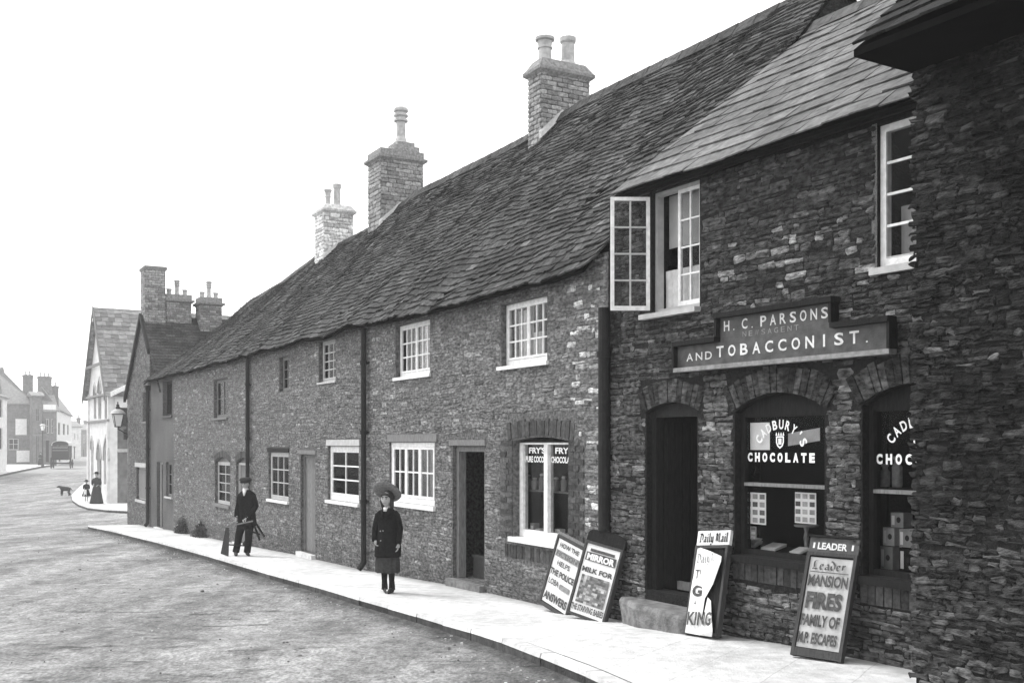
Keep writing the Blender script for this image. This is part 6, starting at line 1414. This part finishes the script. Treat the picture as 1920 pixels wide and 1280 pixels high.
# woman and child at the side street corner, figure by the far doorway
def lady(px, py, H_, label, skirt='dark_cloth', hat=True, dz=0, group=None, rz=0, apron=False):
    P_ = Person(px, py, 0, label, rz, group, dz); k = H_/1.62; bd = MB()
    sk, f = skin_part([(x*k, y*k, z*k, r*k) for x, y, z, r in [(0, 0, .9, .12), (0, 0, 1.1, .10), (0, 0, 1.26, .12), (0, 0, 1.36, .045), (0, 0, 1.42, .045), (.16, 0, 1.3, .045), (.22, 0, 1.05, .035), (.14, -.16, .98, .025), (-.16, 0, 1.3, .045), (-.22, 0, 1.05, .035), (-.14, -.16, .98, .025), (.08, 0, .85, .08), (.08, 0, .45, .06), (.08, 0, .06, .04), (-.08, 0, .85, .08), (-.08, 0, .45, .06), (-.08, 0, .06, .04)]],
        [(0, 1), (1, 2), (2, 3), (3, 4), (2, 5), (5, 6), (6, 7), (2, 8), (8, 9), (9, 10), (0, 11), (11, 12), (12, 13), (0, 14), (14, 15), (15, 16)], 0, 1)
    bd.add(sk, f); v, f, HM = head_part((0, -.01*k, 1.5*k), k); bd.add(v, f)
    for sx in (-1, 1): v, f = hand_part((sx*.14*k, -.16*k, .98*k), (-sx*.6, -.5, -.3), (0, 0, -1), k, .5, sx); bd.add(v, f)
    body = P_.part('body', bd, 'skin')
    dr = garment([(.02 if H_ > 1.4 else .45*k, .34*k, .32*k, 0, 0), (.4*k if H_ > 1.4 else .6*k, .28*k, .26*k, 0, 0), (.8*k, .20*k, .17*k, 0, 0), (1.0*k, .13*k, .11*k, 0, 0), (1.2*k, .17*k, .12*k, 0, 0), (1.3*k, .16*k, .1*k, 0, 0), (1.38*k, .06*k, .06*k, 0, 0)], ripple=.03, k=8)
    for sx in (-1, 1): dr.loft(tube_rings([(sx*.13*k, 0, 1.31*k, .06*k), (sx*.19*k, 0, 1.2*k, .07*k), (sx*.22*k, 0, 1.05*k, .055*k), (sx*.15*k, -.14*k, .99*k, .045*k)]))
    P_.part('dress', dr, skirt, body)
    if hat: mb = MB(); mb.lathe([(.0, 0), (.2*k, .0), (.21*k, .012), (.1*k, .03), (.09*k, .1*k), (.0, .12*k)], (0, 0, 1.57*k), 18); P_.part('hat', mb, 'dark_cloth', body)
    mb = MB(); v, f, _ = head_part((0, .02*k, 1.52*k), 1.05*k); mb.add([(a, max(b, -.03*k), c) for a, b, c in v], f); P_.part('hair', mb, 'hair', body)
    if apron: mb = MB(); mb.hexa([(-.12*k, -.29*k, .5*k), (.12*k, -.29*k, .5*k), (.12*k, -.27*k, .5*k), (-.12*k, -.27*k, .5*k), (-.08*k, -.16*k, .95*k), (.08*k, -.16*k, .95*k), (.08*k, -.14*k, .95*k), (-.08*k, -.14*k, .95*k)]); P_.part('apron', mb, 'paper', body)
    return P_
lady(181, 944, 1.6, 'woman in a long dark dress and hat on the corner pavement beside the pale hall', 'skirt_cloth')
lady(162, 941, 1.15, 'small child in dark frock and pale apron beside the woman in the long dress', 'dark_cloth', dz=0, apron=True)
lady(76, 872, 1.5, 'tiny distant figure in dark clothes by the double doorway left of the wagon', 'dark_cloth')

# dog
g = ground_at(122, 929, -KERB); DG = empty('dog', (g.x, g.y, pave_z(g.y)-KERB), 'black dog standing in the road off the side street corner', 'dog', None, R(8))
bd = MB(); sk, f = skin_part([(.25, 0, .46, .12, .13), (.05, 0, .46, .13, .15), (-.18, 0, .48, .14, .17), (-.30, 0, .56, .09, .10), (-.40, 0, .62, .075), (-.50, 0, .60, .045), (-.58, 0, .58, .032),
   (.28, .08, .36, .07), (.24, .09, .24, .045), (.32, .09, .14, .042), (.30, .09, .03, .03), (.26, .09, .015, .028), (.28, -.08, .36, .07), (.22, -.09, .24, .045), (.30, -.09, .14, .042), (.28, -.09, .03, .03), (.24, -.09, .015, .028),
   (-.20, .08, .36, .055), (-.20, .08, .18, .046), (-.20, .08, .03, .03), (-.24, .08, .015, .028), (-.22, -.08, .36, .055), (-.24, -.08, .18, .046), (-.23, -.08, .03, .03), (-.27, -.08, .015, .028), (.36, 0, .50, .035), (.45, 0, .42, .025), (.50, 0, .32, .015)],
   [(0, 1), (1, 2), (2, 3), (3, 4), (4, 5), (5, 6), (0, 7), (7, 8), (8, 9), (9, 10), (10, 11), (0, 12), (12, 13), (13, 14), (14, 15), (15, 16), (2, 17), (17, 18), (18, 19), (19, 20), (2, 21), (21, 22), (22, 23), (23, 24), (0, 25), (25, 26), (26, 27)], 1)
bd.add(sk, f); bo = link('body', bd, 'dog_coat', DG, smooth=True)
DG.scale = (.86, 1.0, .92)
for sy in (-1, 1): mb = MB(); mb.hexa([(-.38, sy*.05, .66), (-.34, sy*.05, .66), (-.34, sy*.07, .64), (-.38, sy*.07, .64), (-.37, sy*.085, .56), (-.355, sy*.085, .56), (-.355, sy*.095, .56), (-.37, sy*.095, .56)]); link('ear', mb, 'dog_coat', bo)

# covered wagon seen from behind
g = ground_at(113, 878, -KERB); zg = pave_z(g.y)-KERB; WG_ = empty('covered_wagon', (g.x, g.y, zg), 'dark covered wagon with pale rounded tilt standing in the far road', 'wagon', None, R(17))
wp = lambda n, mb, m, p=None: link(n, mb, m, p or WG_)
mb = MB(); mb.box(-.85, .85, 0, 3.2, .95, 1.2); mb.box(-.88, .88, 0, .06, 1.2, 2.5); mb.box(-.88, -.80, .06, 3.2, 1.2, 2.5); mb.box(.80, .88, .06, 3.2, 1.2, 2.5); wb_ = wp('body', mb, 'dark_wood')
mb = MB(); mb.box(-.8, .8, -.03, -.002, 2.25, 2.35); mb.box(-.8, .8, -.03, -.002, 1.95, 2.02); wp('tail_panel', mb, 'mid_grey', wb_)
mb = MB(); n = 14; R_ = []
for y in (.05, 1.2, 2.4, 3.2):
    o_ = [(.9*math.cos(math.pi*i/n), y, 2.51+.55*math.sin(math.pi*i/n)**.6) for i in range(n+1)]; i_ = [(.85*math.cos(math.pi*i/n), y, 2.51+.50*math.sin(math.pi*i/n)**.6) for i in range(n, -1, -1)]; R_.append(o_+i_)
mb.loft(R_); wp('tilt', mb, 'canvas', wb_)
mb = MB(); mb.prism([(.84*math.cos(math.pi*i/n), 2.52+.48*math.sin(math.pi*i/n)**.6) for i in range(n+1)], .07, .1); wp('rear_curtain', mb, 'dark_wood', wb_)
def wheel(x, y, r):
    mb = MB(); N_ = 24
    for i in range(N_):
        t, t2 = 2*math.pi*i/N_, 2*math.pi*(i+1)/N_; q = [(x+dx, y+rr*math.cos(tt), r+rr*math.sin(tt)) for tt in (t, t2) for dx, rr in ((-.04, r), (.04, r), (.04, r-.09), (-.04, r-.09))]; mb.hexa(q)
    w_ = wp('wheel', mb, 'dark_wood'); mb = MB()
    for i in range(12): t = 2*math.pi*i/12; mb.bar((x, y, r), (x, y+(r-.05)*math.cos(t), r+(r-.05)*math.sin(t)), .028, 5)
    wp('spokes', mb, 'dark_wood', w_); mb = MB(); mb.bar((x-.12, y, r), (x+.12, y, r), .1, 10); wp('hub', mb, 'dark_wood', w_)
for x in (-.98, .98): wheel(x, .6, .62); wheel(x, 2.7, .5)
mb = MB(); mb.bar((-.98, .6, .62), (.98, .6, .62), .04, 6); mb.bar((-.98, 2.7, .5), (.98, 2.7, .5), .04, 6); wp('axle', mb, 'iron')
for x in (-.35, .35): mb = MB(); mb.plank((x, 3.1, .9), (x*1.2, 5.4, 1.1), .07, .07); wp('shaft', mb, 'dull_wood')

# ------------------------------------------------------------------ haze: pale even air round the whole scene
mb = MB(); mb.box(-250, 250, -60, 420, -2.2, 14); hz = mb.mesh('haze'); ho = bpy.data.objects.new('haze', hz); COL.objects.link(ho)
m = bpy.data.materials.new('haze_air'); m.use_nodes = True; n = m.node_tree; n.nodes.remove(n.nodes['Principled BSDF'])
pv = n.nodes.new('ShaderNodeVolumePrincipled'); pv.inputs['Density'].default_value = .0013; pv.inputs['Color'].default_value = (.96, .96, .96, 1); pv.inputs['Anisotropy'].default_value = .3
n.links.new(pv.outputs[0], n.nodes['Material Output'].inputs['Volume']); hz.materials.append(m)
tag(ho, 'thin pale haze filling the street', 'haze', kind='stuff')
